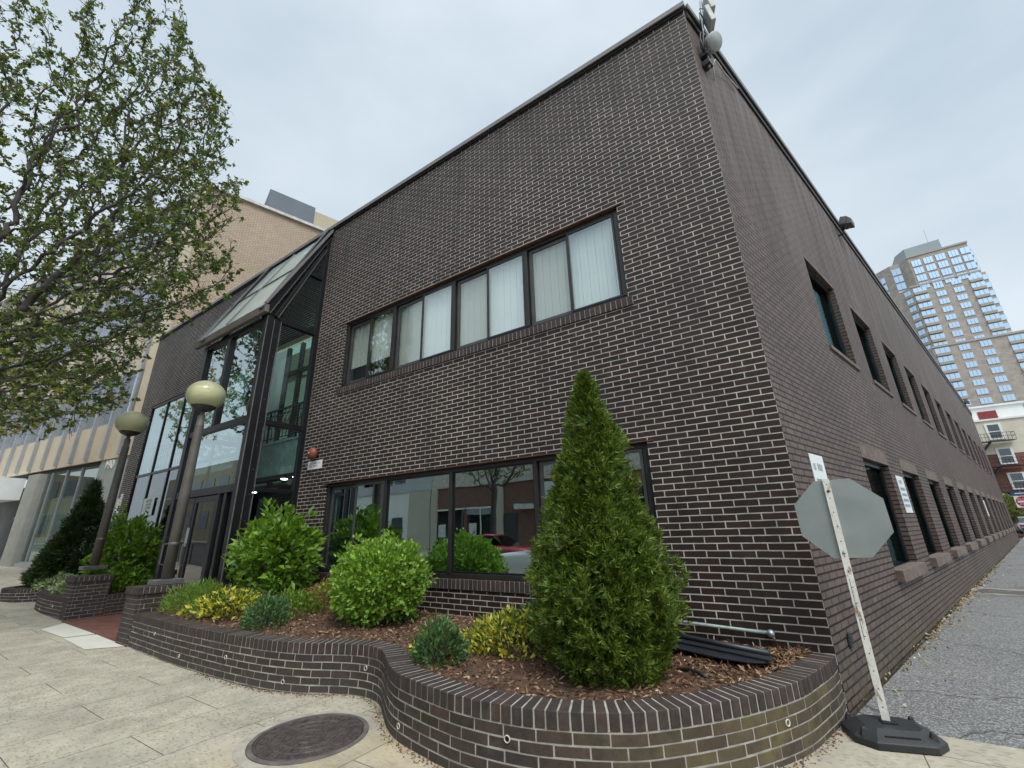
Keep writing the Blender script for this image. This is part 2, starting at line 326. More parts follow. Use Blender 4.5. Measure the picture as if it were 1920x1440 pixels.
M['f_bush'] = foliage('broadleaf_foliage', [(0, (0.072, 0.156, 0.014)), (.5, (0.126, 0.246, 0.024)), (1, (0.228, 0.348, 0.048))], .38, .32)
M['f_yellow'] = foliage('variegated_foliage', [(0, (.05, .10, .02)), (.32, (.13, .20, .03)), (.45, (.20, .27, .04)), (.52, (.50, .46, .05)), (.85, (.62, .56, .08)), (1, (.70, .66, .24))], .45, .25)
M['f_blue'] = foliage('blue_green_foliage', [(0, (.055, .125, .048)), (.6, (.095, .185, .065)), (1, (.16, .26, .09))], .5, .25)
M['f_fern'] = foliage('feathery_foliage', [(0, (.09, .17, .02)), (.6, (.16, .27, .035)), (1, (.24, .34, .06))], .5, .3)
M['f_red'] = foliage('bronze_foliage', [(0, (.16, .15, .03)), (.5, (.26, .20, .045)), (1, (.30, .15, .06))], .5, .3)
M['f_white'] = foliage('white_flowered_foliage', [(0, (.16, .24, .09)), (.6, (.26, .36, .15)), (.75, (.55, .60, .40)), (1, (.75, .78, .62))], .5, .3)
M['f_tree'] = foliage('pear_leaves', [(0, (0.057, 0.098, 0.023)), (.4, (0.098, 0.149, 0.034)), (.75, (0.161, 0.218, 0.057)), (.92, (0.218, 0.196, 0.081)), (1, (0.276, 0.345, 0.103))], .42, .35)
M['f_yel_tree'] = foliage('spring_yellow_leaves', [(0, (.24, .25, .045)), (.6, (.36, .36, .08)), (1, (.48, .46, .14))], .5, .4)
M['f_far'] = foliage('far_shrub_leaves', [(0, (.13, .17, .05)), (1, (.25, .29, .09))], .5, .3)
def paintm(name, c):
    t = NT(name); t.pbr(c, .25, .1, None, .5, **{'Coat Weight': .6}); return t.m
M['tyre'] = plain('tyre', (.015, .015, .015), .8); M['rim'] = plain('rim', (.45, .45, .46), .35, .8)
M['carglass'] = glass('car_glass', .10, (.03, .035, .04), (.9, .95, 1))
M['redlamp'] = plain('tail_lamp', (.35, .02, .02), .2); M['clearlamp'] = plain('head_lamp', (.7, .72, .72), .15, .2)
M['stucco'] = plain('pale_stucco', (.80, .81, .80), .85, 0, .06, .8); M['greyst'] = plain('grey_render', (.46, .49, .50), .85, 0, .1, .8)

# ------------------------------------------------------------------ mesh helpers
class MB:
    def __init__(s): s.v = []; s.f = []; s.mi = []; s.sm = []; s.xf = None; s.cur = 0; s.smooth = False
    def add(s, vs, fs):
        o = len(s.v)
        for p in vs:
            p = Vector(p); s.v.append(s.xf @ p if s.xf is not None else p)
        for f in fs: s.f.append([i+o for i in f]); s.mi.append(s.cur); s.sm.append(s.smooth)
    def quad(s, a, b, c, d): s.add([a, b, c, d], [(0, 1, 2, 3)])
    def box(s, x0, x1, y0, y1, z0, z1):
        s.add([(x0,y0,z0),(x1,y0,z0),(x1,y1,z0),(x0,y1,z0),(x0,y0,z1),(x1,y0,z1),(x1,y1,z1),(x0,y1,z1)],
              [(0,3,2,1),(4,5,6,7),(0,1,5,4),(1,2,6,5),(2,3,7,6),(3,0,4,7)])
    def bar(s, a, b, w, d=None, up=(0,0,1)):
        a = Vector(a); b = Vector(b); d = d or w; t = (b-a).normalized(); up = Vector(up)
        if abs(t.dot(up)) > .98: up = Vector((0,1,0))
        x = t.cross(up).normalized(); y = x.cross(t)
        q = [(-w/2,-d/2),(w/2,-d/2),(w/2,d/2),(-w/2,d/2)]
        s.add([a+x*i+y*j for i, j in q]+[b+x*i+y*j for i, j in q], [(3,2,1,0),(4,5,6,7),(0,1,5,4),(1,2,6,5),(2,3,7,6),(3,0,4,7)])
    def prism(s, poly, z0, z1):
        n = len(poly)
        s.add([(p[0],p[1],z0) for p in poly]+[(p[0],p[1],z1) for p in poly],
              [tuple(range(n-1,-1,-1)), tuple(range(n,2*n))]+[(i,(i+1)%n,(i+1)%n+n,i+n) for i in range(n)])
    def tube(s, pts, rad, n=8, cap=True):
        pts = [Vector(p) for p in pts]; m = len(pts)
        rs = rad if isinstance(rad, (list, tuple)) else [rad]*m
        vs = []; x = None
        for i, p in enumerate(pts):
            t = (pts[min(i+1,m-1)]-pts[max(i-1,0)]).normalized()
            if x is None: x = t.orthogonal().normalized()
            x = (x-t*x.dot(t)).normalized(); y = t.cross(x)
            vs += [p+(x*math.cos(2*math.pi*k/n)+y*math.sin(2*math.pi*k/n))*rs[i] for k in range(n)]
        fs = [(i*n+k, i*n+(k+1)%n, (i+1)*n+(k+1)%n, (i+1)*n+k) for i in range(m-1) for k in range(n)]
        if cap: fs += [tuple(range(n-1,-1,-1)), tuple((m-1)*n+k for k in range(n))]
        s.add(vs, fs)
    def lathe(s, prof, n=24, c=(0,0,0), cap=True):
        c = Vector(c); vs = [c+Vector((r*math.cos(2*math.pi*k/n), r*math.sin(2*math.pi*k/n), z)) for r, z in prof for k in range(n)]
        m = len(prof); fs = [(i*n+k, i*n+(k+1)%n, (i+1)*n+(k+1)%n, (i+1)*n+k) for i in range(m-1) for k in range(n)]
        if cap and prof[0][0] > 1e-4: fs.append(tuple(range(n-1,-1,-1)))
        if cap and prof[-1][0] > 1e-4: fs.append(tuple((m-1)*n+k for k in range(n)))
        s.add(vs, fs)
    def build(s, name, mats, parent=None, bevel=0, uv=True, smooth=None):
        me = bpy.data.meshes.new(name); me.from_pydata([tuple(v) for v in s.v], [], s.f)
        for m in (mats if isinstance(mats, (list, tuple)) else [mats]): me.materials.append(m)
        me.polygons.foreach_set('material_index', s.mi); me.polygons.foreach_set('use_smooth', [smooth if smooth is not None else x for x in s.sm])
        if uv: box_uv(me)
        me.update()
        o = link(name, me, parent)
        if bevel:
            b = o.modifiers.new('bevel', 'BEVEL'); b.width = bevel; b.segments = 2; b.limit_method = 'ANGLE'
        return o
def box_uv(me):
    ul = me.uv_layers.new(name='UVMap'); nv = len(me.vertices); co = np.empty(nv*3); me.vertices.foreach_get('co', co); co = co.reshape(-1, 3)
    uvs = np.empty((len(me.loops), 2))
    for p in me.polygons:
        n = p.normal
        li = range(p.loop_start, p.loop_start+p.loop_total)
        if abs(n.z) > .9:
            for l in li: uvs[l] = co[me.loops[l].vertex_index][:2]
        else:
            hl = math.hypot(n.x, n.y); tx, ty = -n.y/hl, n.x/hl
            for l in li:
                c = co[me.loops[l].vertex_index]; uvs[l] = (c[0]*tx+c[1]*ty, c[2])
    ul.data.foreach_set('uv', uvs.ravel())
def link(name, data, parent=None):
    o = bpy.data.objects.new(name, data); col.objects.link(o)
    if parent is not None:
        o.parent = parent; o.matrix_parent_inverse = wmat(parent).inverted()
    return o
def wmat(o):
    m = o.matrix_basis.copy()
    while o.parent is not None:
        m = o.parent.matrix_basis @ o.matrix_parent_inverse @ m if o.parent.parent is None else wmat(o.parent) @ o.matrix_parent_inverse @ m
        break
    return m
def tag(o, label=None, cat=None, group=None, kind=None):
    if label: o['label'] = label
    if cat: o['category'] = cat
    if group: o['group'] = group
    if kind: o['kind'] = kind
    return o
def thing(name, label, cat, loc, group=None):
    o = link(name, None); o.location = loc; o.empty_display_size = .2
    return tag(o, label, cat, group)
def copy_tree(o, parent=None):
    c = o.copy(); col.objects.link(c)
    if parent is not None: c.parent = parent; c.matrix_parent_inverse = o.matrix_parent_inverse.copy()
    for ch in [x for x in bpy.data.objects if x.parent == o]: copy_tree(ch, c)
    return c
def struct(o, label=None, cat=None):
    o['kind'] = 'structure'
    return o
def np_mesh(name, V, F, mat, parent=None):
    """V (n,3), F (m,k) arrays"""
    me = bpy.data.meshes.new(name); k = F.shape[1]
    me.vertices.add(len(V)); me.vertices.foreach_set('co', np.ascontiguousarray(V, dtype=np.float32).ravel())
    me.loops.add(F.size); me.loops.foreach_set('vertex_index', F.astype(np.int32).ravel())
    me.polygons.add(len(F)); me.polygons.foreach_set('loop_start', np.arange(0, F.size, k, dtype=np.int32))
    me.materials.append(mat); me.update(calc_edges=True); me.validate()
    return link(name, me, parent)
def text(body, size, mat, origin, xdir, ydir, depth=.004, parent=None, name='lettering', align='CENTER', sx=1.0):
    cu = bpy.data.curves.new('t', 'FONT'); cu.body = body; cu.size = size; cu.extrude = depth; cu.align_x = align; cu.align_y = 'CENTER'
    o = bpy.data.objects.new('t', cu); col.objects.link(o)
    dg = bpy.context.evaluated_depsgraph_get(); me = bpy.data.meshes.new_from_object(o.evaluated_get(dg))
    bpy.data.objects.remove(o); bpy.data.curves.remove(cu)
    X = Vector(xdir).normalized(); Y = Vector(ydir).normalized(); Z = X.cross(Y)
    me.transform(Matrix(((X.x*sx,Y.x,Z.x,origin[0]),(X.y*sx,Y.y,Z.y,origin[1]),(X.z*sx,Y.z,Z.z,origin[2]),(0,0,0,1))))
    me.materials.clear(); me.materials.append(mat); me.name = name
    return link(name, me, parent)
rng = np.random.default_rng(11)
def unit(a): return a/np.maximum(np.linalg.norm(a, axis=1, keepdims=True), 1e-9)
def leaves(P, D, L, W, fold=.25, up=None):
    """folded two-triangle leaves at P pointing along D; returns V, F"""
    n = len(P); D = unit(D); L = np.broadcast_to(L, (n,))[:, None]; W = np.broadcast_to(W, (n,))[:, None]
    A = unit(np.cross(D, rng.normal(size=(n, 3)) if up is None else up)); N = np.cross(A, D)
    mid = P+D*L*.45-N*L*.10
    V = np.stack([P, mid+A*W/2+N*W*fold, P+D*L-N*L*.22, mid-A*W/2+N*W*fold], 1).reshape(-1, 3)
    i = np.arange(n)[:, None]*4
    F = np.concatenate([i+np.array([[0, 1, 2]]), i+np.array([[0, 2, 3]])], 0)
    return V, F
def join(parts):
    V = []; F = []; o = 0
    for v, f in parts: V.append(v); F.append(f+o); o += len(v)
    return np.concatenate(V), np.concatenate(F)

# ------------------------------------------------------------------ ground
GX = [-400, -60, -40, -26, -22, -18, -15, -12.6, -9, -5, -2, 0, 3, 400]
GZ = [1.6, 1.6, 1.2, .66, .42, .14, .06, 0, -.04, -.05, -.02, 0, 0, 0]
def gz(x): return float(np.interp(x, GX, GZ))
def sheet(name, x0, x1, y0, y1, dz, mat, thick=.3):
    xs = sorted({x0, x1, *[g for g in GX if x0 < g < x1]}); m = MB()
    for a, b in zip(xs, xs[1:]):
        za, zb = gz(a)+dz, gz(b)+dz
        m.add([(a,y0,za),(b,y0,zb),(b,y1,zb),(a,y1,za),(a,y0,za-thick),(b,y0,zb-thick),(b,y1,zb-thick),(a,y1,za-thick)],
              [(0,1,2,3),(4,5,1,0),(6,7,3,2)])
    return struct(m.build(name, mat))
SD = Vector((math.cos(1.28954317), math.sin(1.28954317), 0)); SN = Vector((SD.y, -SD.x, 0))
m = MB(); m.quad((-800,-800,-.7),(800,-800,-.7),(800,800,-.7),(-800,800,-.7)); struct(m.build('ground', M['ground']))
sheet('sidewalk', -60, 0, -6.0, .6, 0, M['walk']); sheet('sidewalk', 0, 60, -6.0, -.17, 0, M['walk'])
sheet('curb', -60, 60, -6.16, -6.001, -.003, M['curb'], .4)
sheet('street', -120, 120, -14.2, -6.161, -.15, M['street'])
sheet('sidewalk', -60, 60, -18, -14.2, 0, M['walk'])
m = MB(); e = SD*300; m.quad((-.0,-.17,0),(300,-.17,0),(300+e.x,e.y,0),(e.x-.05,e.y,0)); struct(m.build('alley', M['alley']))
# trench strip of paler patching across the alley
m = MB(); p0 = SD*8.75; p1 = SD*9.9
m.quad((p0.x+.02,p0.y,.004),(p0.x+1.6,p0.y-.55,.004),(p1.x+1.5,p1.y-.55,.004),(p1.x+.02,p1.y,.004)); struct(m.build('alley_patch', plain('patch_concrete', (.30, .27, .20), .9, 0, .3, 3)))
m = MB(); m.quad((p0.x+.10,p0.y+.18,.008),(p0.x+1.25,p0.y-.22,.008),(p1.x+1.15,p1.y-.72,.008),(p1.x+.10,p1.y-.25,.008)); struct(m.build('alley_patch', plain('patch_dark', (.10, .095, .09), .8, 0, .2, 3)))
sheet('entry_walk', -12.6, -8.88, -2.0, 0.0, .006, M['pavers'], .2)
m = MB()
m.quad((-12.35,-2.0,gz(-12.3)+.006),(-11.9,-2.40,gz(-11.9)+.006),(-10.62,-2.36,gz(-10.6)+.006),(-10.50,-2.0,gz(-10.5)+.006)); m2_ = MB()
struct(m.build('concrete_slab', M['newslab']))
m2_.quad((-10.42,-2.0,gz(-10.4)+.006),(-10.55,-2.38,gz(-10.5)+.006),(-9.25,-2.42,gz(-9.3)+.006),(-8.92,-2.03,gz(-8.9)+.006)); struct(m2_.build('concrete_slab', M['newslab']))

# ------------------------------------------------------------------ main building
ROOF = 8.60; XL = -18.85; SLEN = 40.2; E_ = SD*SLEN
bld = thing('brick_building', 'two storey dark brown brick office building with a glass entrance bay', 'building', (XL/2, 12, 0))
def wall(name, mat, o, d, n, length, z0, z1, holes, depth, parent=bld, ext=0.0):
    """wall face in the plane through o along d, facing n, with rectangular holes (s0,s1,za,zb) and their reveals"""
    o = Vector(o); d = Vector(d); n = Vector(n); m = MB()
    P = lambda s, z, dd=0: o+d*s+Vector((0,0,z))-n*dd
    S = sorted({0.0, length, *[h[0] for h in holes], *[h[1] for h in holes]}); Z = sorted({z0, z1, *[h[2] for h in holes], *[h[3] for h in holes]})
    flip = d.cross(Vector((0,0,1))).dot(n) < 0
    def q(a, b, c, e): m.quad(a, e, c, b) if flip else m.quad(a, b, c, e)
    inh = lambda s, z: any(h[0] < s < h[1] and h[2] < z < h[3] for h in holes)
    for a, b in zip(S, S[1:]):
        for c, e in zip(Z, Z[1:]):
            if not inh((a+b)/2, (c+e)/2): q(P(a,c), P(b,c), P(b,e), P(a,e))
    for a, b, c, e in holes:
        if not inh(a-.01, (c+e)/2): q(P(a,c), P(a,e), P(a,e,depth), P(a,c,depth))
        if not inh(b+.01, (c+e)/2): q(P(b,c,depth), P(b,e,depth), P(b,e), P(b,c))
        if not inh((a+b)/2, e+.01): q(P(a,e), P(b,e), P(b,e,depth), P(a,e,depth))
        if not inh((a+b)/2, c-.01): q(P(a,c,depth), P(b,c,depth), P(b,c), P(a,c))
    return m.build(name, mat, parent)
UW = (-7.33, -1.33, 4.14, 5.735); GW = (-7.42, -1.33, .72, 2.40)
fx = lambda x: x-XL
wall('wall', M['brick'], (XL,0,0), (1,0,0), (0,-1,0), -XL, -.6, ROOF,
     [(fx(UW[0]), fx(UW[1]), UW[2], UW[3]), (fx(GW[0]), fx(GW[1]), GW[2], GW[3]), (fx(-17.85), fx(-11.1), .25, 5.78), (fx(-11.1), fx(-8.3), -.6, 6.03)], .14)
NS = 13; sides = [2.97+2.74*i for i in range(NS)]
sh = [(s, s+1.62, 4.02, 5.63) for s in sides]+[(s, s+1.62, .70, 2.31) for s in sides]
wall('wall', M['sidebrick'], (0,0,0), SD, SN, SLEN, -.6, ROOF, sh, .15)
m = MB()   # rear and party walls, roof deck
m.quad((E_.x,E_.y,-.6),(XL,E_.y,-.6),(XL,E_.y,ROOF),(E_.x,E_.y,ROOF)); m.quad((XL,E_.y,-.6),(XL,0,-.6),(XL,0,ROOF),(XL,E_.y,ROOF))
m.build('wall', M['brick'], bld)
m = MB(); 
m.quad((XL,.02,8.3),(0,.02,8.3),(.29,1,8.3),(XL,1,8.3)); m.quad((XL,1,8.3),(-17.5,1,8.3),(-17.5,5.5,8.3),(XL,5.5,8.3)); m.quad((-9,1,8.3),(.29,1,8.3),(1.58,5.5,8.3),(-9,5.5,8.3)); m.quad((XL,5.5,8.3),(1.58,5.5,8.3),(E_.x,E_.y,8.3),(XL,E_.y,8.3)); m.build('roof_deck', M['roof'], bld)
m = MB(); m.box(-17.55, -8.95, .95, 5.55, 8.34, 8.36); m.build('added_skylight', glass('added_skylight_glass', .08, (.85, .95, .93), (.9, .95, .95)), bld)  # unseen roof opening, added to let daylight flood the lobby
# coping
m = MB(); m.box(XL-.03, .03, -.05, .30, ROOF+.0, ROOF+.055); m.box(XL-.03, .03, -.062, -.05, ROOF-.035, ROOF+.055); m.build('coping', M['coping'], bld, .004)
m = MB(); m.box(XL, 0.0, -.028, -.003, ROOF-.075, ROOF-.036); m.build('coping_shade_strip', M['bronze'], bld)  # dark strip standing in for the shadow under the coping
m = MB(); X = Matrix(((SD.x,SN.x,0,0),(SD.y,SN.y,0,0),(0,0,1,0),(0,0,0,1))); m.xf = X
m.box(.03, SLEN+.03, -.3, .05, ROOF+.001, ROOF+.05)
for a in np.arange(0.03, SLEN, 3.05): m.box(a, min(a+3.03, SLEN), .05, .066, ROOF-.05-rnd.random()*.015, ROOF+.052)
m.build('coping', M['coping'], bld)
m = MB(); m.xf = X; m.box(.03, SLEN, .003, .032, ROOF-.19, ROOF-.02); m.build('coping_shade_strip', M['bronze'], bld)  # same dark strip on the alley side, shade put in as colour
# row-lock sills and steel lintels of the two front windows
def rowlock_x(name, x0, x1, y0, y1, z0, z1, parent, step=.0735):
    n = max(1, round((x1-x0)/step)); st = (x1-x0)/n; m = MB(); m.cur = 1
    m.box(x0+.004, x1-.004, y0+.005, y1, z0+.003, z1-.004); m.cur = 0
    for i in range(n):
        j = rnd.uniform(-.002, .002); m.box(x0+i*st+.0045, x0+(i+1)*st-.0045, y0+j, y1-.004, z0, z1+j)
    return m.build(name, [M['rowlock'], M['mortar']], parent, .004)
def front_window(win, sashes, zf0, pane_mats, sillz, lint):
    x0, x1, z0, z1 = win; y = .085; fr = MB(); d0, d1 = y-.035, y+.05
    zb = zf0; fr.box(x0+.001, x1-.001, d0, d1, zb, zb+.06); fr.box(x0+.001, x1-.001, d0, d1, z1-.075, z1-.001)
    for i, x in enumerate(sashes):
        wd = .075 if i in (0, len(sashes)-1) else .06
        fr.box(x-wd/2 if 0 < i < len(sashes)-1 else (x0+.001 if i == 0 else x1-wd), x+wd/2 if 0 < i < len(sashes)-1 else (x0+wd if i == 0 else x1-.001), d0-.012, d1, zb+.06, z1-.075)
    w_ = fr.build('window', M['bronze'], bld, .004)
    rowlock_x('sill', x0-.06, x1+.06, -.022, y-.036, sillz, zb-.002, w_)
    m = MB(); m.box(x0-.08, x1+.08, -.016, .10, z1-.014, z1-.002); m.build('lintel', M['flash'], w_)
    return w_
wu = front_window(UW, [UW[0]+.03, -5.856, -4.35, -2.87, UW[1]-.03], 4.27, None, UW[2]+.002, None)
wg = front_window(GW, [GW[0]+.03, -5.79, -4.34, -2.86, GW[1]-.03], .855, None, GW[2]+.002, None)
def sash(wparent, x0, x1, z0, z1, y, fw, gm, fm):
    f = MB(); f.box(x0, x0+fw, y-.018, y+.018, z0, z1); f.box(x1-fw, x1, y-.018, y+.018, z0, z1)
    f.box(x0+fw, x1-fw, y-.018, y+.018, z0, z0+fw); f.box(x0+fw, x1-fw, y-.018, y+.018, z1-fw, z1)
    f.build('sash', fm, wparent)
    p = MB(); p.box(x0+fw, x1-fw, y-.004, y+.004, z0+fw, z1-fw); p.build('pane', gm, wparent)
ub = [UW[0]+.08, -5.886, -5.826, -4.38, -4.32, -2.90, -2.84, UW[1]-.08]
for i in range(4):
    a, b = ub[2*i], ub[2*i+1]; c = (a+b)/2-.02
    sash(wu, a+.012, c+.02, 4.335, 5.655, .105, .055, M['gl_screen'], M['bronzelt'])
    sash(wu, c, b-.004, 4.335, 5.655, .062, .028, M['gl_upper'], M['bronze'])
gb = [GW[0]+.08, -5.82, -5.76, -4.37, -4.31, -2.89, -2.83, GW[1]-.08]
for i in range(4):
    a, b = gb[2*i], gb[2*i+1]
    if i in (0, 3):
        c = (a+b)/2
        sash(wg, a+.012, c+.02, .92, 2.32, .105, .05, M['gl_ground'], M['bronzelt']); sash(wg, c, b-.004, .92, 2.32, .062, .035, M['gl_ground'], M['bronzelt'])
    else: sash(wg, a, b, .917, 2.324, .085, .022, M['gl_ground'], M['black'])
# rooms behind the front windows
def room(x0, x1, y0, y1, z0, z1, mat, name='room', xf=None, parent=bld):
    m = MB(); m.xf = xf
    m.quad((x0,y1,z0),(x1,y1,z0),(x1,y1,z1),(x0,y1,z1)); m.quad((x0,y0,z0),(x1,y0,z0),(x1,y1,z0),(x0,y1,z0)); m.quad((x0,y0,z1),(x0,y1,z1),(x1,y1,z1),(x1,y0,z1))
    m.quad((x0,y0,z0),(x0,y1,z0),(x0,y1,z1),(x0,y0,z1)); m.quad((x1,y0,z0),(x1,y0,z1),(x1,y1,z1),(x1,y1,z0))
    return m.build(name, mat, parent)
room(UW[0]-.2, UW[1]+.1, .16, 1.2, 3.9, 5.9, M['room']); room(GW[0]-.2, GW[1]+.1, .16, 3.0, .3, 2.6, M['room'])
m = MB()
for k in range(4):
    a, b = ub[2*k], ub[2*k+1]; m = MB()
    for q in range(22):
        x0_ = a+.03+(b-a-.06)*q/22; m.box(x0_, x0_+(b-a-.06)/22-.004, .150+.006*(q % 2), .158+.006*(q % 2), 4.345+(.0 if k else .35), 5.64)
    m.build('blind', M['shade'], bld)
M['gblind'] = plain('grey_blind', (.09, .10, .10), .8)
for a, b in ((-7.3,-6.62),(-2.8,-2.2)):
    m = MB()
    for x in np.arange(a, b, .11): m.box(x, x+.085, .30, .315, .9, 2.33)
    m.build('blind', M['gblind'], bld)
# alley windows: each a window with pane and stone sill
def side_window(s, z0, z1, lower):
    fr = MB(); fr.xf = X; d = -.115; a, b = s+.001, s+1.619; zb = z0+(.15 if lower else .07)
    for q in ((a, a+.06, zb, z1-.06), (b-.06, b, zb, z1-.06), (a, b, zb-.06, zb), (a, b, z1-.06, z1-.001)): fr.box(q[0], q[1], d-.03, d+.03, q[2], q[3])
    w_ = fr.build('window', M['bronze'], bld)
    p = MB(); p.xf = X; p.box(a+.06, b-.06, d-.004, d+.004, zb, z1-.06); p.build('pane', M['gl_ground'], w_)
    m = MB(); m.xf = X
    if lower: m.box(s-.04, s+1.66, -.085, .085, z0+.002, z0+.148)
    else: m.box(s-.03, s+1.65, -.085, .03, z0-.06, z0+.01)
    m.build('sill', M['stone'], w_, .006)
    if lower:
        m = MB(); m.xf = X; m.box(s-.01, s+1.63, -.02, .004, z1+.001, z1+.2); m.build('lintel', M['stone'], w_)
    else:
        m = MB(); m.xf = X; m.box(s-.01, s+1.63, -.02, .003, z1+.001, z1+.07); m.build('lintel', M['stone'], w_)
for s in sides: side_window(s, 4.02, 5.63, False)
for s in sides: side_window(s, .70, 2.31, True)
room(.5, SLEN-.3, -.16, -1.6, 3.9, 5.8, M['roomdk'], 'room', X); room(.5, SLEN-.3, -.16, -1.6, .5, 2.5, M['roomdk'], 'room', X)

# ---- glass bay
XB0, XB1, YB = -11.1, -8.3, -1.137
bf = MB(); w_ = .09
for x in (XB0, XB1):
    s = 1 if x == XB1 else -1
    xa, xb = (x-.16, x) if s > 0 else (x, x+.16)
    bf.box(xa, xb, YB, YB+.13, -.1, 5.76); bf.box(xa+.02, xb-.02, YB+.15, YB+.27, -.1, 5.72); bf.box(xa+.03, xb-.03, YB+.13, YB+.15, -.1, 5.7)
    bf.box(xa+.06, xb, -.10, -.004, -.1, 8.30)
    for z, dz in ((5.74, .10), (3.57, .10), (2.30, .07)):
        bf.box(xa+.05, xb-.004, YB+.27, -.10, z-dz/2, z+dz/2)
    bf.box(xa+.05, xb-.004, -.42, -.10, 7.10, 7.18)
    bf.bar(((xa+xb)/2, YB-.06, 5.84), ((xa+xb)/2, -.03, 8.50), .16, .17, (0,-.9,.4)); bf.bar(((xa+xb)/2, YB+.18, 5.80), ((xa+xb)/2, -.06, 7.98), .10, .08, (0,-.9,.4))
bf.box(XB0+.16, XB1-.16, YB+.01, YB+.12, 3.56, 3.68); bf.box(XB0+.16, XB1-.16, YB+.01, YB+.12, 2.26, 2.40); bf.box(XB0+.16, XB1-.16, YB+.01, YB+.12, 5.66, 5.77)
bf.box(-9.93, -9.80, YB, YB+.12, 3.68, 5.66)
bf.box(XB0+.161, -10.99, YB+.01, YB+.1, 0, 2.26); bf.box(-9.05, -8.97, YB+.01, YB+.1, 0, 2.26); bf.box(-8.80, -8.72, YB+.02, YB+.09, 0, 2.26)
bay = bf.build('glass_bay', M['black'], bld, .004)
m = MB()
for x, s in ((XB1, 1),):
    m.box(x-.012, x+.006, YB+.134, YB+.146, 0, 5.7); m.box(x-.02, x+.004, YB+.275, YB+.287, 0, 5.7); m.box(x-.02, x+.005, YB-.006, YB+.006, 0, 5.74)
    m.box(x-.006, x+.006, -.004, .012, 0, 8.3)
m.bar((XB1+.004, YB+.02, 5.80), (XB1+.004, -.02, 8.33), .012, .012); m.bar((XB1+.004, YB+.20, 5.77), (XB1+.004, -.08, 7.95), .012, .012)
for z in np.arange(.4, 5.7, .45):
    m.box(XB1-.001, XB1+.004, YB+.205, YB+.217, z, z+.012)
for k in range(8):
    f = (k+.5)/8; m.box(XB1, XB1+.006, YB+.1+f*1.0, YB+.112+f*1.0, 5.93+f*2.45, 5.945+f*2.45)
m.build('trim', M['blacktrim'], bay)
m = MB(); m.box(-11.42, XB1+.06, YB-.11, YB-.03, 5.775, 5.95); m.build('eave_fascia', M['fascia'], bay, .006)
# sloping glazed roof: two tiers by two bays
rf0 = Vector((0, YB-.10, 5.965)); rf1 = Vector((0, -.005, 8.555)); sl_ = rf1-rf0; nrm = Vector((0,-sl_.z,sl_.y)).normalized()*-1
if nrm.y > 0: nrm = -nrm
for a, b in ((-11.36, -9.9), (-9.88, XB1+.03)):
    for t0, t1 in ((0, .47), (.48, 1)):
        m = MB(); q = [rf0+sl_*t0, rf0+sl_*t1]
        vs_ = [Vector((a,q[0].y,q[0].z)), Vector((b,q[0].y,q[0].z)), Vector((b,q[1].y,q[1].z)), Vector((a,q[1].y,q[1].z))]
        m.add([v-nrm*.01 for v in vs_]+[v for v in vs_], [(3,2,1,0),(4,5,6,7),(0,1,5,4),(1,2,6,5),(2,3,7,6),(3,0,4,7)])
        m.build('pane', M['gl_roof'], bay)
m = MB()
for x, wd in ((-11.38, .03), (-9.89, .022), (XB1+.05, .05)):
    m.bar((x, rf0.y-.01, rf0.z-.005), (x, rf1.y-.01, rf1.z-.005), wd, .045, nrm)
m.bar((-11.38, (rf0+sl_*.475).y-.012, (rf0+sl_*.475).z), (XB1+.05, (rf0+sl_*.475).y-.012, (rf0+sl_*.475).z), .02, .03, nrm)
m.build('glazing_bar', M['coping'], bay)
def pane(parent, vs, mat, n, th=.008):
    n = Vector(n)*th; m = MB(); vs = [Vector(v) for v in vs]; k = len(vs)
    m.add([v-n for v in vs]+vs, [tuple(range(k-1,-1,-1)), tuple(range(k,2*k))]+[(i,(i+1)%k,(i+1)%k+k,i+k) for i in range(k)])
    return m.build('pane', mat, parent)
for a, b, c, d in ((XB0+.16, -9.93, 3.68, 5.66), (-9.80, XB1-.16, 3.68, 5.66), (XB0+.16, XB1-.16, 2.40, 3.56)):
    pane(bay, [(a,YB+.06,c),(b,YB+.06,c),(b,YB+.06,d),(a,YB+.06,d)], M['gl_bay'], (0,-1,0))
for x in (XB0+.05, XB1-.05):
    for c, d in ((0.05, 2.265), (2.335, 3.52), (3.62, 5.69)): pane(bay, [(x,YB+.27,c),(x,-.1,c),(x,-.1,d),(x,YB+.27,d)], M['gl_bayside'], (1,0,0))
    pane(bay, [(x,YB+.30,5.79),(x,-.1,5.79),(x,-.1,7.10),(x,-.47,7.10)], M['gl_bayside'], (1,0,0)); pane(bay, [(x,-.42,7.18),(x,-.1,7.18),(x,-.1,7.85)], M['gl_bayside'], (1,0,0))
# doors
def door(x0, x1, hx):
    y = YB+.05; f = MB(); f.box(x0, x0+.075, y-.025, y+.025, .03, 2.24); f.box(x1-.075, x1, y-.025, y+.025, .03, 2.24)
    f.box(x0+.075, x1-.075, y-.025, y+.025, 2.14, 2.24); f.box(x0+.075, x1-.075, y-.025, y+.025, .03, .22)
    d = f.build('entrance_door', M['black'], bld, .003)
    p = MB(); p.box(x0+.075, x1-.075, y-.004, y+.004, .22, 2.14); p.build('pane', M['gl_door'], d)
    h = MB(); h.tube([(hx,y-.03,1.0),(hx,y-.09,1.02),(hx,y-.09,1.38),(hx,y-.03,1.40)], .013, 8); h.build('handle', M['blacktrim'], d)
    return d
door(-10.96, -10.01, -10.86)
d2 = door(-9.985, -9.07, -9.96)
m = MB(); m.box(-10.03, -9.965, YB-.0, YB+.02, 1.34, 1.68); m.build('push_plate', M['mullion'], d2)
pane(bay, [(-8.96,YB+.05,.05),(-8.81,YB+.05,.05),(-8.81,YB+.05,2.25),(-8.96,YB+.05,2.25)], M['gl_door'], (0,-1,0))
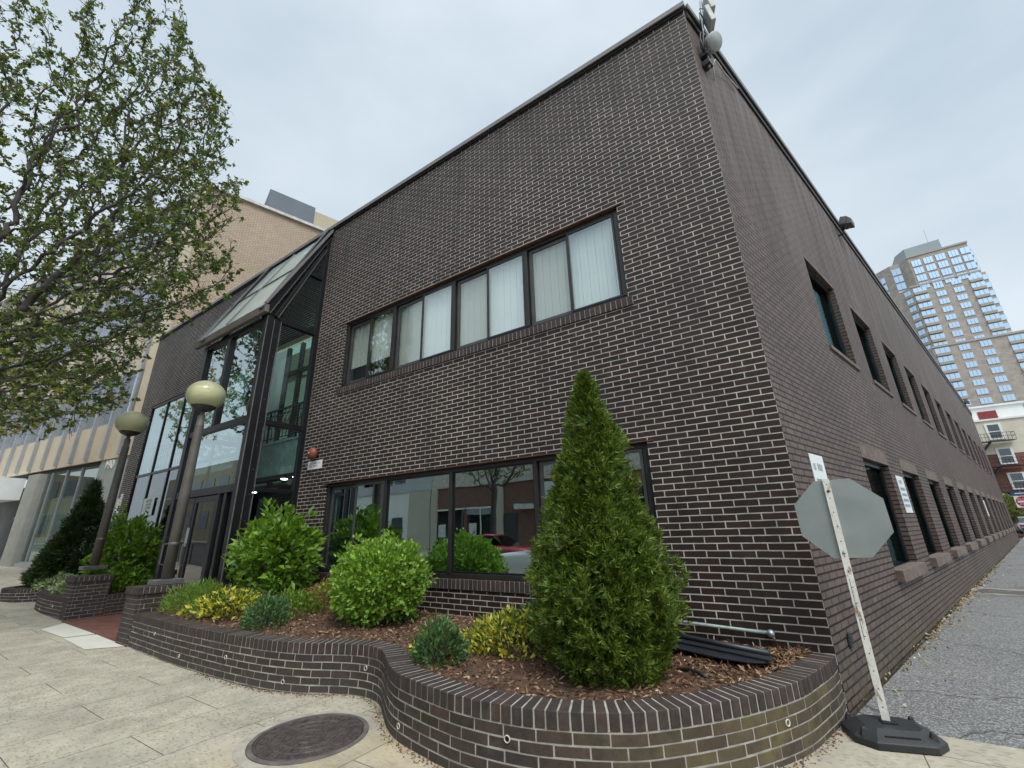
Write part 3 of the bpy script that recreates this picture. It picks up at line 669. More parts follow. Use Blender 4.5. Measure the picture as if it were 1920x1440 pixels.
# left glazing of the lobby
lf = MB(); ys = .05
for x in (-17.82, -16.55, -15.25, -13.95, -12.65): lf.box(x-.03, x+.03, ys-.03, ys+.04, .25, 5.779)
lf.box(-17.849, XB0, ys-.04, ys+.05, 5.70, 5.779); lf.box(-17.849, XB0, ys-.025, ys+.035, 3.38, 3.46); lf.box(-17.849, XB0, ys-.03, ys+.04, .251, .33)
lob = lf.build('lobby_glazing', M['black'], bld, .003)
xs_ = [-17.79, -16.55, -15.25, -13.95, -12.65, XB0]
for a, b in zip(xs_, xs_[1:]):
    for c, d in ((.33, 3.38), (3.46, 5.70)): pane(lob, [(a+.03,ys,c),(b-.03,ys,c),(b-.03,ys,d),(a+.03,ys,d)], M['gl_bay'] if c > 3 else M['gl_door'], (0,-1,0))
m = MB(); m.box(-17.9, -11.1, -.012, .1, 5.785, 5.80); m.build('lintel', M['flash'], lob)
# lobby: floor, balcony with slatted front and ironwork rail, partition, soffit lights
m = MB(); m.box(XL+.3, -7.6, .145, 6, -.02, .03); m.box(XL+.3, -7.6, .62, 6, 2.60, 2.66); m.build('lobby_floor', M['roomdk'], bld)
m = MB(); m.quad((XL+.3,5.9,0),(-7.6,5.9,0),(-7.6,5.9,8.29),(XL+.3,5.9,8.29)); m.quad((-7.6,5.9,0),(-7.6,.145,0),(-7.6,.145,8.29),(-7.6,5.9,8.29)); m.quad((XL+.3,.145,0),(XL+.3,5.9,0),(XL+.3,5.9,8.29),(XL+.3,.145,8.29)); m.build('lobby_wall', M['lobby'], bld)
m = MB(); m.box(-18.4, -7.7, 2.9, 3.0, .03, 2.6); m.build('lobby_panel', M['roomdk'], bld)  # dark sheet added behind the lower panes to darken them
bal = MB(); bal.box(-17.8, -8.35, .34, .62, 2.72, 2.80); bal.box(-17.8, -8.35, .38, .60, 2.80, 3.60)
balc = bal.build('balcony', M['roomdk'], bld)
m = MB()
for x in np.arange(-17.8, -8.36, .058): m.box(x, x+.02, .335, .38, 2.81, 3.58)
m.box(-17.8, -8.35, .325, .385, 3.56, 3.62); m.build('slats', plain('balcony_slats', (.32, .36, .35), .5), balc)
m = MB(); m.box(-17.8, -8.35, .30, .345, 4.36, 4.40); m.box(-17.8, -8.35, .31, .335, 4.24, 4.26); m.box(-17.8, -8.35, .31, .335, 3.68, 3.70)
for x in np.arange(-17.7, -8.4, .16):
    m.tube([(x, .32, 3.62), (x+.045, .30, 3.85), (x-.03, .28, 4.05), (x+.02, .32, 4.36)], .008, 5); m.tube([(x+.08, .32, 3.62), (x+.02, .30, 3.9), (x+.09, .29, 4.1), (x+.05, .32, 4.36)], .006, 5)
for x in np.arange(-17.7, -8.4, 1.2): m.box(x, x+.03, .30, .34, 3.6, 4.4)
m.build('railing', M['black'], balc)
m = MB(); m.box(-17.5, -13.7, 2.2, 2.28, 2.66, 7.6); m.build('lobby_panel', M['roomlt'], bld)
m = MB(); m.box(-13.7, -7.8, 2.2, 2.24, 2.66, 7.6); m.build('partition_glass', glass('partition_glass', .45, (.5, .7, .66), (.72, .92, .88)), bld)
m = MB()
for x in (-13.7, -12.9, -11.9, -10.7, -9.5, -8.3): m.box(x-.06, x+.06, 2.14, 2.26, 2.66, 7.6)
m.box(-13.7, -7.8, 2.14, 2.26, 6.55, 6.66); m.build('partition_frame', M['bronze'], bld)
m = MB(); m.box(-17.8, -8.35, .145, .30, 6.04, 7.6); m.build('header', M['lobby'], bld)
m = MB()
for x, y, z in ((-9.25,.45,2.70),(-9.75,.47,2.70),(-11.0,.9,2.585),(-12.0,.95,2.585),(-13.2,.9,2.585),(-14.6,.9,2.585)):
    m = MB(); m.lathe([(.0, z), (.06, z), (.07, z+.018)], 16, (x, y, 0)); m.build('ceiling_light', M['dl'], bld)

# ------------------------------------------------------------------ planters built brick by brick
def catmull(pts, step=.01):
    P = [np.array(p, float) for p in pts]; P = [2*P[0]-P[1]]+P+[2*P[-1]-P[-2]]; o = []
    for i in range(1, len(P)-2):
        for t in np.linspace(0, 1, 24, endpoint=False):
            a, b, c, d = P[i-1:i+3]
            o.append(.5*((2*b)+(-a+c)*t+(2*a-5*b+4*c-d)*t*t+(-a+3*b-3*c+d)*t**3))
    o.append(P[-2]); o = np.array(o); s = np.r_[0, np.cumsum(np.hypot(*np.diff(o, axis=0).T))]
    n = int(s[-1]/step); u = np.linspace(0, s[-1], n+1)
    q = np.c_[np.interp(u, s, o[:, 0]), np.interp(u, s, o[:, 1])]
    k = np.ones(9)/9
    pad = np.r_[np.repeat(q[:1], 4, 0), q, np.repeat(q[-1:], 4, 0)]
    q2 = np.c_[np.convolve(pad[:, 0], k, 'valid'), np.convolve(pad[:, 1], k, 'valid')]; q2[0] = q[0]; q2[-1] = q[-1]
    return q2, u
class Curve:
    def __init__(s, pts):
        s.p, s.u = catmull(pts); s.len = s.u[-1]
        t = np.gradient(s.p, axis=0); t /= np.hypot(*t.T)[:, None]; s.t = t
    def at(s, u, off=0.0, side=1):
        """point at arc length u, offset off to the outside (right of travel for side=1)"""
        u = min(max(u, 0), s.len)
        x = np.interp(u, s.u, s.p[:, 0]); y = np.interp(u, s.u, s.p[:, 1]); tx = np.interp(u, s.u, s.t[:, 0]); ty = np.interp(u, s.u, s.t[:, 1])
        l = math.hypot(tx, ty); return Vector((x+ty/l*off*side, y-tx/l*off*side, 0))
def strip(m, cv, u0, u1, z0, z1, d0, d1, side, n):
    """curved block between arc u0..u1, heights z0..z1, outer offset d0 and inner offset d1"""
    us = np.linspace(u0, u1, n+1); vs = []
    for u in us:
        a = cv.at(u, d0, side); b = cv.at(u, d1, side)
        vs += [(a.x,a.y,z0),(a.x,a.y,z1),(b.x,b.y,z1),(b.x,b.y,z0)]
    fs = []
    for i in range(n):
        for k in range(4):
            q = (i*4+k, (i+1)*4+k, (i+1)*4+(k+1)%4, i*4+(k+1)%4); fs.append(q if side > 0 else q[::-1])
    e = [(0,1,2,3), tuple(n*4+k for k in (3,2,1,0))]
    fs += e if side > 0 else [x[::-1] for x in e]
    m.add(vs, fs)
def planter_wall(curve_pts, side, top, parent, u_start=0.0, bottom=-.22, depth=.205):
    cv = Curve(curve_pts); L = cv.len
    core = MB(); strip(core, cv, u_start, L, bottom, top-.102, -.0025, -depth+.01, side, int(L/.05)); strip(core, cv, u_start, L, top-.100, top-.003, -.0025, -depth+.006, side, int(L/.05))
    core.build('mortar_core', M['mortar'], parent)
    bm_ = MB(); z = top-.1045; row = 0
    while z > bottom+.07:
        u = u_start-(.11 if row % 2 else 0)
        while u < L:
            bl = .2205*(1+rnd.uniform(-.02, .02)); a = max(u, u_start)+.0045; b = min(u+bl, L)-.0045; u += bl
            if b-a < .02: continue
            j = rnd.uniform(-.0022, .0022); zj = rnd.uniform(-.0012, .0012)
            strip(bm_, cv, a, b, z-.0677+.0045+zj, z-.0045+zj, j, -.09, side, max(1, int((b-a)/.05)))
        z -= .0677; row += 1
    o = bm_.build('brickwork', M['pbrick'], parent, .0028)
    cp = MB(); n = round((L-u_start)/.0755); st = (L-u_start)/n
    for i in range(n):
        j = rnd.uniform(-.002, .003); g = .0055+rnd.uniform(-.0006, .0008)
        strip(cp, cv, u_start+i*st+g, u_start+(i+1)*st-g, top-.098, top+rnd.uniform(-.0015, .0015), .004+j, -depth+j, side, 1)
    cp.build('cap', M['rowlock'], parent, .006)
    return cv
def weep(parent, cv, x, z, side):
    i = int(np.argmin(np.abs(cv.p[:, 0]-x))); u = cv.u[i]; p = cv.at(u, .002, side); q = cv.at(u, 1, side); n = (q-p).normalized(); n.z = 0
    m = MB(); rot = Vector((0,0,1)).rotation_difference(n).to_matrix().to_4x4(); m.xf = Matrix.Translation((p.x,p.y,z)) @ rot
    m.smooth = True; m.lathe([(.0155,-.02),(.0155,.004),(.0215,.005),(.0215,-.02)], 20); pr = m.build('weep_pipe', M['pvc'], parent)
    m = MB(); m.xf = Matrix.Translation((p.x,p.y,z)) @ rot; m.lathe([(0,-.001),(.0155,-.001)], 16); m.build('pipe_bore', M['hole'], pr)
C2 = [(-8.88,-2.03),(-7.3,-2.08),(-6.24,-2.07),(-5.69,-2.05),(-5.19,-2.01),(-4.85,-1.95),(-4.54,-1.86),(-4.3,-1.75),(-4.08,-1.67),(-3.85,-1.64),(-3.62,-1.70),(-3.36,-1.87),(-3.12,-2.03),(-2.9,-2.13),(-2.56,-2.21),(-2.2,-2.265),(-1.9,-2.26),(-1.65,-2.225),(-1.45,-2.165),(-1.25,-2.08),(-1.04,-1.96),(-.88,-1.81),(-.71,-1.62),(-.54,-1.40),(-.42,-1.21),(-.31,-1.02),(-.22,-.82),(-.13,-.53),(-.05,-.25),(-.006,-.025)]
def pedestal(parent, x0, x1, y0, y1, top, zb):
    m = MB(); m.cur = 1; m.box(x0+.006, x1-.006, y0+.006, y1-.006, zb, top-.10); m.cur = 0
    z = top-.1045; row = 0
    while z > zb:
        for (ax, fix, a, b, s) in (('x', y0, x0, x1, 1), ('x', y1, x0, x1, -1), ('y', x0, y0, y1, 1), ('y', x1, y0, y1, -1)):
            u = a-(.11 if (row+(ax == 'y')) % 2 else 0)
            while u < b:
                p, q = max(u, a), min(u+.2205, b); u += .2205
                p2 = p if p == a else p+.0045; q2 = q if q == b else q-.0045
                if q2-p2 < .02: continue
                j = rnd.uniform(-.0015, .0015); za, zc = z-.0677+.0045, z-.0045
                # corner bricks of the two directions alternate so nothing overlaps
                if ax == 'y':
                    p2 = max(p2, y0+.055); q2 = min(q2, y1-.055)
                    if q2 > p2: m.box(*( (fix+j, fix+.05) if s > 0 else (fix-.05, fix+j)), p2, q2, za, zc)
                else: m.box(p2, q2, *((fix+j, fix+.05) if s > 0 else (fix-.05, fix+j)), za, zc)
        z -= .0677; row += 1
    o = m.build('pedestal', [M['rowlock'], M['mortar']], parent, .003)
    c = MB(); c.cur = 1; c.box(x0-.018, x1+.018, y0-.018, y1+.018, top-.094, top-.006); c.cur = 0
    n = round((y1-y0+.05)/.0755); st = (y1-y0+.05)/n; h = (x1-x0)/2
    for i in range(n):
        for a, b in ((x0-.025, x0+h-.004), (x0+h+.004, x1+.025)): c.box(a, b, y0-.025+i*st+.0045, y0-.025+(i+1)*st-.0045, top-.10, top+rnd.uniform(-.001,.001))
    c.build('pedestal_cap', [M['rowlock'], M['mortar']], o, .005)
pl2 = thing('brick_planter', 'long serpentine dark brick planter with a rowlock cap in front of the ground floor windows', 'planter', (-4, -1.2, 0), 'curving brick planters')
cv2 = planter_wall(C2, 1, .408, pl2, .0)
for x, z in ((-4.816,.045),(-3.906,.209),(-2.88,.069),(-1.794,.23),(-.344,.207),(-5.827,.177),(-6.951,.067),(-7.881,.232)): weep(pl2, cv2, x, z, 1)
pedestal(pl2, -9.36, -8.885, -2.04, -1.40, .77, -.3)
m = MB()
def straight_wall(parent, pts, top, bottom=-.25):
    return planter_wall(pts, 1, top, parent, 0.0, bottom)
def bed(name, cv, side, zf, parent_label=None):
    """mulch surface between planter wall and facade"""
    us = np.linspace(0, cv.len, 90); V = []; F = []; K = 10
    for u in us:
        a = cv.at(u, -.19, side); b = Vector((a.x, .0, 0))
        for k in range(K+1):
            f = k/K; x, y = a.x, a.y*(1-f)+(-.003)*f
            if a.y > -.01: y = a.y
            V.append((x, y, zf(x, y)+rnd.uniform(-.008, .008)))
    for i in range(len(us)-1):
        for k in range(K):
            q = (i*(K+1)+k, (i+1)*(K+1)+k, (i+1)*(K+1)+k+1, i*(K+1)+k+1); F.append(q)
    m = MB(); m.add(V, F); m.smooth = True
    o = m.build(name, M['mulchbase']); return struct(o)
def zmulch(x, y):
    back = max(0, min(1, 1+y/1.9)); left = max(0, min(1, (-4.6-x)/2.4))
    return .375+.035*back+.26*back*left+.012*math.sin(5*x+3*y)*math.sin(4*y-2*x)
bed('mulch_bed', cv2, 1, zmulch)
C1 = [(-12.62+.70*(-8.88-a), b+.09) for a, b in C2]
C1[0] = (-12.62, -1.95)
pl1 = thing('brick_planter', 'far dark brick planter left of the entry walk holding the dark conifer', 'planter', (-16, -1, 0), 'curving brick planters')
cv1 = planter_wall(C1, -1, .41, pl1)
zm1 = lambda x, y: .37+.05*max(0, min(1, 1+y/1.9))
# planter 1 inner side wall along the walk
iw = Curve([(-12.62,-1.36),(-12.62,-.9),(-12.62,-.5),(-12.62,-.02)])
core = MB(); strip(core, iw, 0, iw.len, -.25, .40, -.006, -.20, 1, 4); core.build('mortar_core', M['mortar'], pl1)
bm_ = MB(); z = .3035; row = 0
while z > -.2:
    u = -(.11 if row % 2 else 0)
    while u < iw.len:
        a = max(u, 0)+.0045; b = min(u+.2205, iw.len)-.0045; u += .2205
        if b-a > .02: strip(bm_, iw, a, b, z-.0632, z-.0045, rnd.uniform(-.001,.002), -.09, 1, 1)
    z -= .0677; row += 1
bm_.build('brickwork', M['rowlock'], pl1, .003)
cp = MB()
for i in range(17): strip(cp, iw, i*.0788+.0045, (i+1)*.0788-.0045, .31, .409, .004, -.205, 1, 1)
cp.build('cap', M['rowlock'], pl1, .005)
pedestal(pl1, -13.10, -12.6, -1.96, -1.37, .80, -.3)
for x, z in ((-17.4,.22),(-15.5,.26),(-13.5,.22),(-14.45,.11)): weep(pl1, cv1, x, z, -1)
bed('mulch_bed', cv1, -1, zm1)
# mulch chips
n = 15000; us = rng.uniform(0, cv2.len, n); P = []
for u in us:
    a = cv2.at(u, -.2, 1); f = rng.random(); x = a.x; y = a.y*(1-f)-.02*f
    P.append((x, y, zmulch(x, y)+.004+.012*rng.random()))
P = np.array(P); D = rng.normal(size=(n, 3)); D[:, 2] *= .35
V, F = leaves(P, D, rng.uniform(.025, .065, n), rng.uniform(.008, .02, n), .1)
tag(np_mesh('mulch_chips', V, F, M['chips']), 'loose reddish brown wood mulch chips in the brick planter', 'mulch', kind='stuff')
# litter at the foot of alley wall, and crumbs along the planter
n = 750; s = rng.gamma(1.6, 6, n) % 36 + .05; off = np.abs(rng.normal(0, .07, n))+.015; off[rng.random(n) < .2] *= 3.5
P = np.outer(s, np.array(SD))+np.outer(off, np.array(SN)); P[:, 2] = .006+.015*rng.random(n); keep = (rng.random(n) < np.interp(s, [0, 1.5, 3, 36], [.5, .5, 1, 1]))
P = P[keep]; n = len(P); D = rng.normal(size=(n, 3)); D[:, 2] *= .3
V, F = leaves(P, D, rng.uniform(.015, .05, n)*np.interp(P[:, 1], [0, 10], [.7, 1.3]), rng.uniform(.015, .04, n), .2)
tag(np_mesh('leaf_litter', V, F, M['litter']), 'dry tan leaf litter and bits along the foot of the alley wall', 'litter', kind='stuff')
n = 1500; P = []
for u in rng.uniform(2.5, cv2.len, n):
    a = cv2.at(u, abs(rng.normal(0, .035))+.008, 1); P.append((a.x, a.y, gz(a.x)+.004))
P = np.array(P); D = rng.normal(size=(n, 3)); D[:, 2] *= .3
V, F = leaves(P, D, rng.uniform(.008, .03, n), rng.uniform(.005, .014, n), .2)
tag(np_mesh('dirt_crumbs', V, F, M['chips']), 'brown crumbs and twigs gathered along the foot of the curved planter wall', 'litter', kind='stuff')

# ------------------------------------------------------------------ lamps
def lamp(x, y, zb, label):
    r = thing('globe_lamp', label, 'lamp post', (x, y, zb), 'globe lamps on brick pedestals')
    m = MB(); m.box(x-.17, x+.17, y-.20, y+.20, zb, zb+.075); m.build('base_plate', M['plate'], r, .006)
    m = MB(); m.smooth = True; m.lathe([(.082, zb+.076), (.080, zb+1.5), (.070, zb+2.7), (.070, zb+2.72), (.062, zb+2.725), (.062, zb+2.90), (.04, zb+2.91), (.04, zb+3.0)], 24, (x, y, 0)); m.build('pole', M['pole'], r)
    m = MB(); m.lathe([(.083, zb+.62), (.084, zb+.625), (.084, zb+.652), (.083, zb+.656)], 24, (x, y, 0)); m.build('band', M['blacktrim'], r)
    g0 = zb+3.0; m = MB(); m.smooth = True
    m.lathe([(.0, g0-.03), (.06, g0-.02), (.15, g0+.02), (.20, g0+.065), (.206, g0+.08), (.0, g0+.082)], 32, (x, y, 0)); m.build('fitter', M['lampdark'], r)
    m = MB(); m.smooth = True; c = g0+.30; prof = []
    for k in range(25):
        a = R(-50+140*k/24); prof.append((.322*math.cos(a), c+.288*math.sin(a)))
    prof[-1] = (0.0, c+.288)
    m.lathe(prof, 40, (x, y, 0)); gl = m.build('globe', M['globe'], r)
    m = MB(); m.smooth = True
    for k in range(4):
        z = c-.13+k*.068; m.lathe([(.15, z), (.235, z+.010), (.235, z+.040), (.15, z+.034)], 28, (x, y, 0), False)
    m.lathe([(.05, g0+.1), (.05, c+.02)], 12, (x, y, 0)); m.build('louvre', M['louvre'], gl)
    return r
lamp(-9.13, -1.62, .772, 'nearer globe lamp post standing right in front of the glass entrance')
lamp(-13.30, -1.55, .90, 'farther globe lamp post beside the dark conifer at the left planter')
m_ = [o for o in bpy.data.objects if o.name.startswith('pole')]

# ------------------------------------------------------------------ plants
def clumped(base, n, nc, spread, rad):
    """n unit directions gathered round nc shoots; returns directions and a per-leaf radius factor"""
    C = base[:nc]; rc = 1+rng.normal(scale=rad, size=len(C)); k = rng.integers(len(C), size=n)
    u = unit(C[k]+rng.normal(scale=spread, size=(n, 3)))
    d = np.linalg.norm(u-C[k], axis=1)/spread
    return u, rc[k]*(1-.035*d**2)
def mound(name, label, x, y, zb, rx, ry, h, n, L, W, mat, upness=.5, group=None, rot=0, lay=.35, stem=True, droop=0, bumpy=.18):
    r = thing(name, label, 'plant', (x, y, zb), group)
    th = rng.uniform(0, 2*np.pi, n); cz = rng.uniform(0, 1, n)**.8; sr = np.sqrt(1-cz**2)
    rad = 1-lay*rng.random(n)**2.2
    ph = rng.uniform(0, 6.28, 6)
    bump = 1+bumpy*(np.sin(3*th+ph[0]+4*cz)*.5+np.sin(7*th+ph[1]-6*cz)*.35+np.sin(11*th+9*cz+ph[2])*.25)
    U = np.c_[np.cos(th)*sr, np.sin(th)*sr, cz]
    Q = U*(rad*bump)[:, None]*np.array([rx, ry, h]); c_, s_ = math.cos(rot), math.sin(rot)
    Q = np.c_[Q[:, 0]*c_-Q[:, 1]*s_, Q[:, 0]*s_+Q[:, 1]*c_, Q[:, 2]]
    D = np.c_[U[:, 0]*c_-U[:, 1]*s_, U[:, 0]*s_+U[:, 1]*c_, U[:, 2]*.6+upness]+rng.normal(scale=.55, size=(n, 3)); D[:, 2] -= droop
    V, F = leaves(Q+np.array([x, y, zb]), D, L*rng.uniform(.6, 1.3, n), W*rng.uniform(.7, 1.25, n), .22)
    np_mesh('foliage', V, F, mat, r)
    if stem:
        m = MB()
        for k in range(14):
            a = rnd.uniform(0, 6.28); q = rnd.uniform(.3, .85); m.tube([(x+.1*rx*math.cos(a), y+.1*ry*math.sin(a), zb-.03), (x+.5*q*rx*math.cos(a), y+.5*q*ry*math.sin(a), zb+.4*h), (x+q*rx*math.cos(a)*.9, y+q*ry*math.sin(a)*.9, zb+h*.8*math.sqrt(1-q*q))], [.011, .008, .004], 5)
        m.build('stems', M['barkd'], r)
    return r
def ball(name, label, c, rx, ry, rz, n, L, W, mat, lay=.4, bumpy=.10, group=None, bottom=-.75, cat='shrub', upness=.35, shoots=420, clump=.06):
    r = thing(name, label, cat, (c[0], c[1], c[2]+rz*bottom), group)
    u = rng.normal(size=(int(n*1.5), 3)); u = unit(u); u = u[u[:, 2] > bottom-.1]; n1 = int(n*.75)
    uc, rc = clumped(u, n1, shoots, .085, clump); u = np.concatenate([uc, u[:n-n1]]); rc = np.concatenate([rc, np.full(n-n1, .93)]); n = len(u)
    th = np.arctan2(u[:, 1], u[:, 0]); ph = rng.uniform(0, 6.28, 8)
    b = 1+bumpy*(np.sin(4*th+3*u[:, 2]*2+ph[0])*.5+np.sin(9*th-8*u[:, 2]+ph[1])*.4+np.sin(5*u[:, 2]*3+7*th+ph[2])*.3)
    rad = rc*(1-lay*rng.random(n)**2.4)*b*(1+rng.normal(scale=.02, size=n))
    Q = u*rad[:, None]*np.array([rx, ry, rz])+np.array(c)
    D = u+np.array([0, 0, upness])+rng.normal(scale=.6, size=(n, 3))
    V, F = leaves(Q, D, L*rng.uniform(.6, 1.3, n), W*rng.uniform(.7, 1.25, n), .22)
    np_mesh('foliage', V, F, mat, r)
    m = MB(); zb = c[2]+rz*bottom
    for k in range(18):
        a = rnd.uniform(0, 6.28); q = rnd.uniform(.2, .75); e = rnd.uniform(-.1, .75)
        m.tube([(c[0]+.05*math.cos(a), c[1]+.05*math.sin(a), zb-.15), (c[0]+.35*q*rx*math.cos(a), c[1]+.35*q*ry*math.sin(a), zb+.45*rz), (c[0]+q*rx*math.cos(a), c[1]+q*ry*math.sin(a), c[2]+e*rz*.8)], [.016, .011, .004], 5)
    m.build('stems', M['barkd'], r)
    return r
ball('boxwood_shrub', 'round clipped light green shrub in mulch below the ground floor window', (-4.80,-.78,.90), .63, .60, .51, 13000, .056, .036, M['f_box'], .45, .06, bottom=-.85, shoots=420, clump=.085)
ball('leafy_shrub', 'large loose bright green shrub between the glass bay and the window', (-7.38,-.80,1.16), .76, .62, .66, 4300, .13, .062, M['f_bush'], .6, .12, bottom=-.8, shoots=150, clump=.12)
ball('leafy_shrub', 'bright green leafy shrub left of the entrance between the two lamp posts', (-13.9,-.85,1.12), .82, .58, .86, 3300, .14, .066, M['f_bush'], .5, .15, bottom=-.75, shoots=110, clump=.13)
mound('leafy_shrub', 'low dark green spreading shrub at the corner of the left planter by the walk', -13.25, -.95, .40, .5, .45, .5, 1500, .09, .045, M['f_bush'], .4)
def conifer(name, label, x, y, zb, prof, n, mat, fan=7, L=.07, W=.013, lobes=.12, sq=1.0, plumes=420, pl_h=.26, pl_w=.045):
    r = thing(name, label, 'tree', (x, y, zb))
    zs = np.array([p[0] for p in prof]); rs = np.array([p[1] for p in prof])
    # upright plumes over the surface, each feathered with flat fan sprays
    zz = np.linspace(zs[0], zs[-1], 400); rr = np.interp(zz, zs, rs)+.02; cdf = np.cumsum(rr); cdf /= cdf[-1]
    npl = plumes; pz = np.interp(rng.random(npl), cdf, zz); pth = rng.uniform(0, 2*np.pi, npl); ph = rng.uniform(0, 6.28, 8)
    k = rng.integers(npl, size=n); u = rng.random(n)
    z = pz[k]+(u-.5)*pl_h*rng.uniform(.7, 1.2, npl)[k]; r0 = np.interp(z, zs, rs); z = np.minimum(z, zs[-1]-.005)
    wid = pl_w*(1-.75*u)*rng.normal(size=n)
    th = pth[k]+wid/np.maximum(r0, .05)
    lob = 1+lobes*(np.sin(5*th+2.2*z+ph[0])*.45+np.sin(3*th+6*z+ph[2])*.45)
    off = rng.normal(scale=.05, size=npl)[k]*np.minimum(1, r0/.3)-np.abs(wid)*.55-.10*np.abs(u-.45)+.02
    rad = np.maximum(.004, r0*lob+off-.10*rng.random(n)**2.5*np.minimum(1, r0/.3)); inn = rng.random(n) < .3; rad = np.where(inn, r0*rng.uniform(.45, .9, n), rad); th = np.where(inn, rng.uniform(0, 2*np.pi, n), th); z = np.where(inn, np.interp(rng.random(n), cdf, zz), z); rad = np.where(inn, np.interp(z, zs, rs)*rng.uniform(.45, .86, n), rad)
    P = np.c_[x+rad*np.cos(th), y+rad*np.sin(th)*sq, z]
    out_ = np.c_[np.cos(th), np.sin(th), np.zeros(n)]
    tan_ = np.c_[-np.sin(th), np.cos(th), np.zeros(n)]
    A = unit(out_*.75+tan_*(wid/pl_w)[:, None]*.6+np.array([0, 0, .7])+rng.normal(scale=.45, size=(n, 3)))
    S_ = unit(np.cross(A, unit(out_*.4+tan_*.6*rng.normal(size=(n, 1))+rng.normal(scale=.6, size=(n, 3)))))
    pv = []
    for j in range(fan):
        f = (j/(fan-1)-.5)*2; st = P+A*L*.45*(1-abs(f))
        dd = A*(1-.55*abs(f))+S_*f*.95
        pv.append(leaves(st, dd+rng.normal(scale=.12, size=(n, 3)), L*rng.uniform(.7, 1.3, n)*(1-.25*abs(f)), W, .1, up=np.cross(A, S_)+rng.normal(scale=.3, size=(n, 3))))
    V, F = join(pv); np_mesh('foliage', V, F, mat, r)
    m = MB(); m.smooth = True; m.tube([(x, y, zb-.1), (x, y, zb+.5*(zs[-1]-zb)), (x, y, zs[-1]-.15)], [.05, .03, .006], 8)
    for k in range(70):
        a = rnd.uniform(0, 6.28); zc = rnd.uniform(zb+.05, zs[-1]-.3); q = np.interp(zc, zs, rs)*.75
        m.tube([(x, y, zc-.1), (x+q*.5*math.cos(a), y+q*.5*math.sin(a), zc), (x+q*math.cos(a), y+q*math.sin(a), zc+.15)], [.012, .008, .004], 4)
    m.build('trunk', M['barkd'], r)
    return r
conifer('arborvitae', 'tall cone shaped green arborvitae in the front of the planter before the brick corner', -1.50, -1.25, .40,
        [(.38,.36),(.55,.465),(.8,.53),(1.05,.54),(1.3,.49),(1.5,.425),(1.7,.36),(2.0,.28),(2.3,.20),(2.55,.125),(2.75,.065),(2.86,.01)], 21000, M['f_thuja'], 7, .058, .0105, .05, plumes=430, pl_h=.27, pl_w=.05)
conifer('arborvitae', 'broad dark green cone conifer in the far left planter', -17.0, -1.05, .42,
        [(.42,.72),(.7,.82),(1.1,.70),(1.6,.5),(2.1,.33),(2.6,.17),(3.0,.07),(3.12,.015)], 6500, M['f_dthuja'], 5, .12, .026, .10, plumes=190, pl_h=.4, pl_w=.09)
Yg = 'variegated yellow ground cover mounds'
mound('ground_cover_plant', 'yellow variegated mound beside the arborvitae', -2.55, -.98, zmulch(-2.55,-1)-.02, .55, .42, .30, 2600, .06, .026, M['f_yellow'], .45, Yg, .1)
mound('ground_cover_plant', 'small yellow sprig patch spilling toward the planter cap beside the blue green clump', -3.12, -1.45, zmulch(-3.1,-1.45)-.02, .27, .26, .20, 700, .055, .022, M['f_yellow'], .45, Yg)
mound('ground_cover_plant', 'yellow variegated patch near the entrance behind the feathery green plant', -7.25, -1.40, zmulch(-7.2,-1.4)-.02, .75, .42, .28, 2600, .075, .036, M['f_yellow'], .45, Yg, .15)
mound('perennial_clump', 'blue green leafy clump at the planter cap in front of the yellow mound', -2.92, -1.66, .375, .22, .21, .31, 1200, .06, .022, M['f_blue'], .7, 'blue green clumps')
mound('perennial_clump', 'rounded blue green clump at the cap right of the yellow patch near the entrance', -5.92, -1.60, .375, .28, .25, .36, 1500, .055, .02, M['f_blue'], .7, 'blue green clumps')
mound('perennial_clump', 'dark green tuft in the top of the yellow mound beside the arborvitae', -2.45, -.72, .46, .26, .2, .27, 500, .07, .03, M['f_blue'], .7, 'blue green clumps')
mound('feathery_plant', 'feathery light green low plant at the pedestal by the entrance', -8.15, -1.45, zmulch(-8.1,-1.4)-.03, .65, .46, .34, 3200, .085, .009, M['f_fern'], .8)
mound('low_shrub', 'bronze tipped low shrub left of the round clipped shrub', -5.95, -.62, zmulch(-6,-.7)-.02, .62, .4, .34, 2600, .05, .016, M['f_red'], .7)
mound('low_shrub', 'bright green low shrub under the bronze tipped one', -6.2, -1.12, zmulch(-6.2,-1.1)-.02, .5, .34, .28, 1700, .05, .02, M['f_fern'], .6)
mound('flowering_plant', 'white flowered pale green mass spilling over the far left planter', -16.6, -1.35, .36, 1.0, .42, .36, 2600, .08, .03, M['f_white'], .5)
mound('flowering_plant', 'white flowered pale green clump beside the farther lamp pedestal', -14.3, -1.55, .36, .75, .32, .34, 1700, .075, .03, M['f_white'], .5)
mound('leafy_shrub', 'grey green leafy plant between the dark conifer and the lamp post', -15.4, -.7, .38, .6, .5, .62, 1200, .10, .045, M['f_blue'], .5)

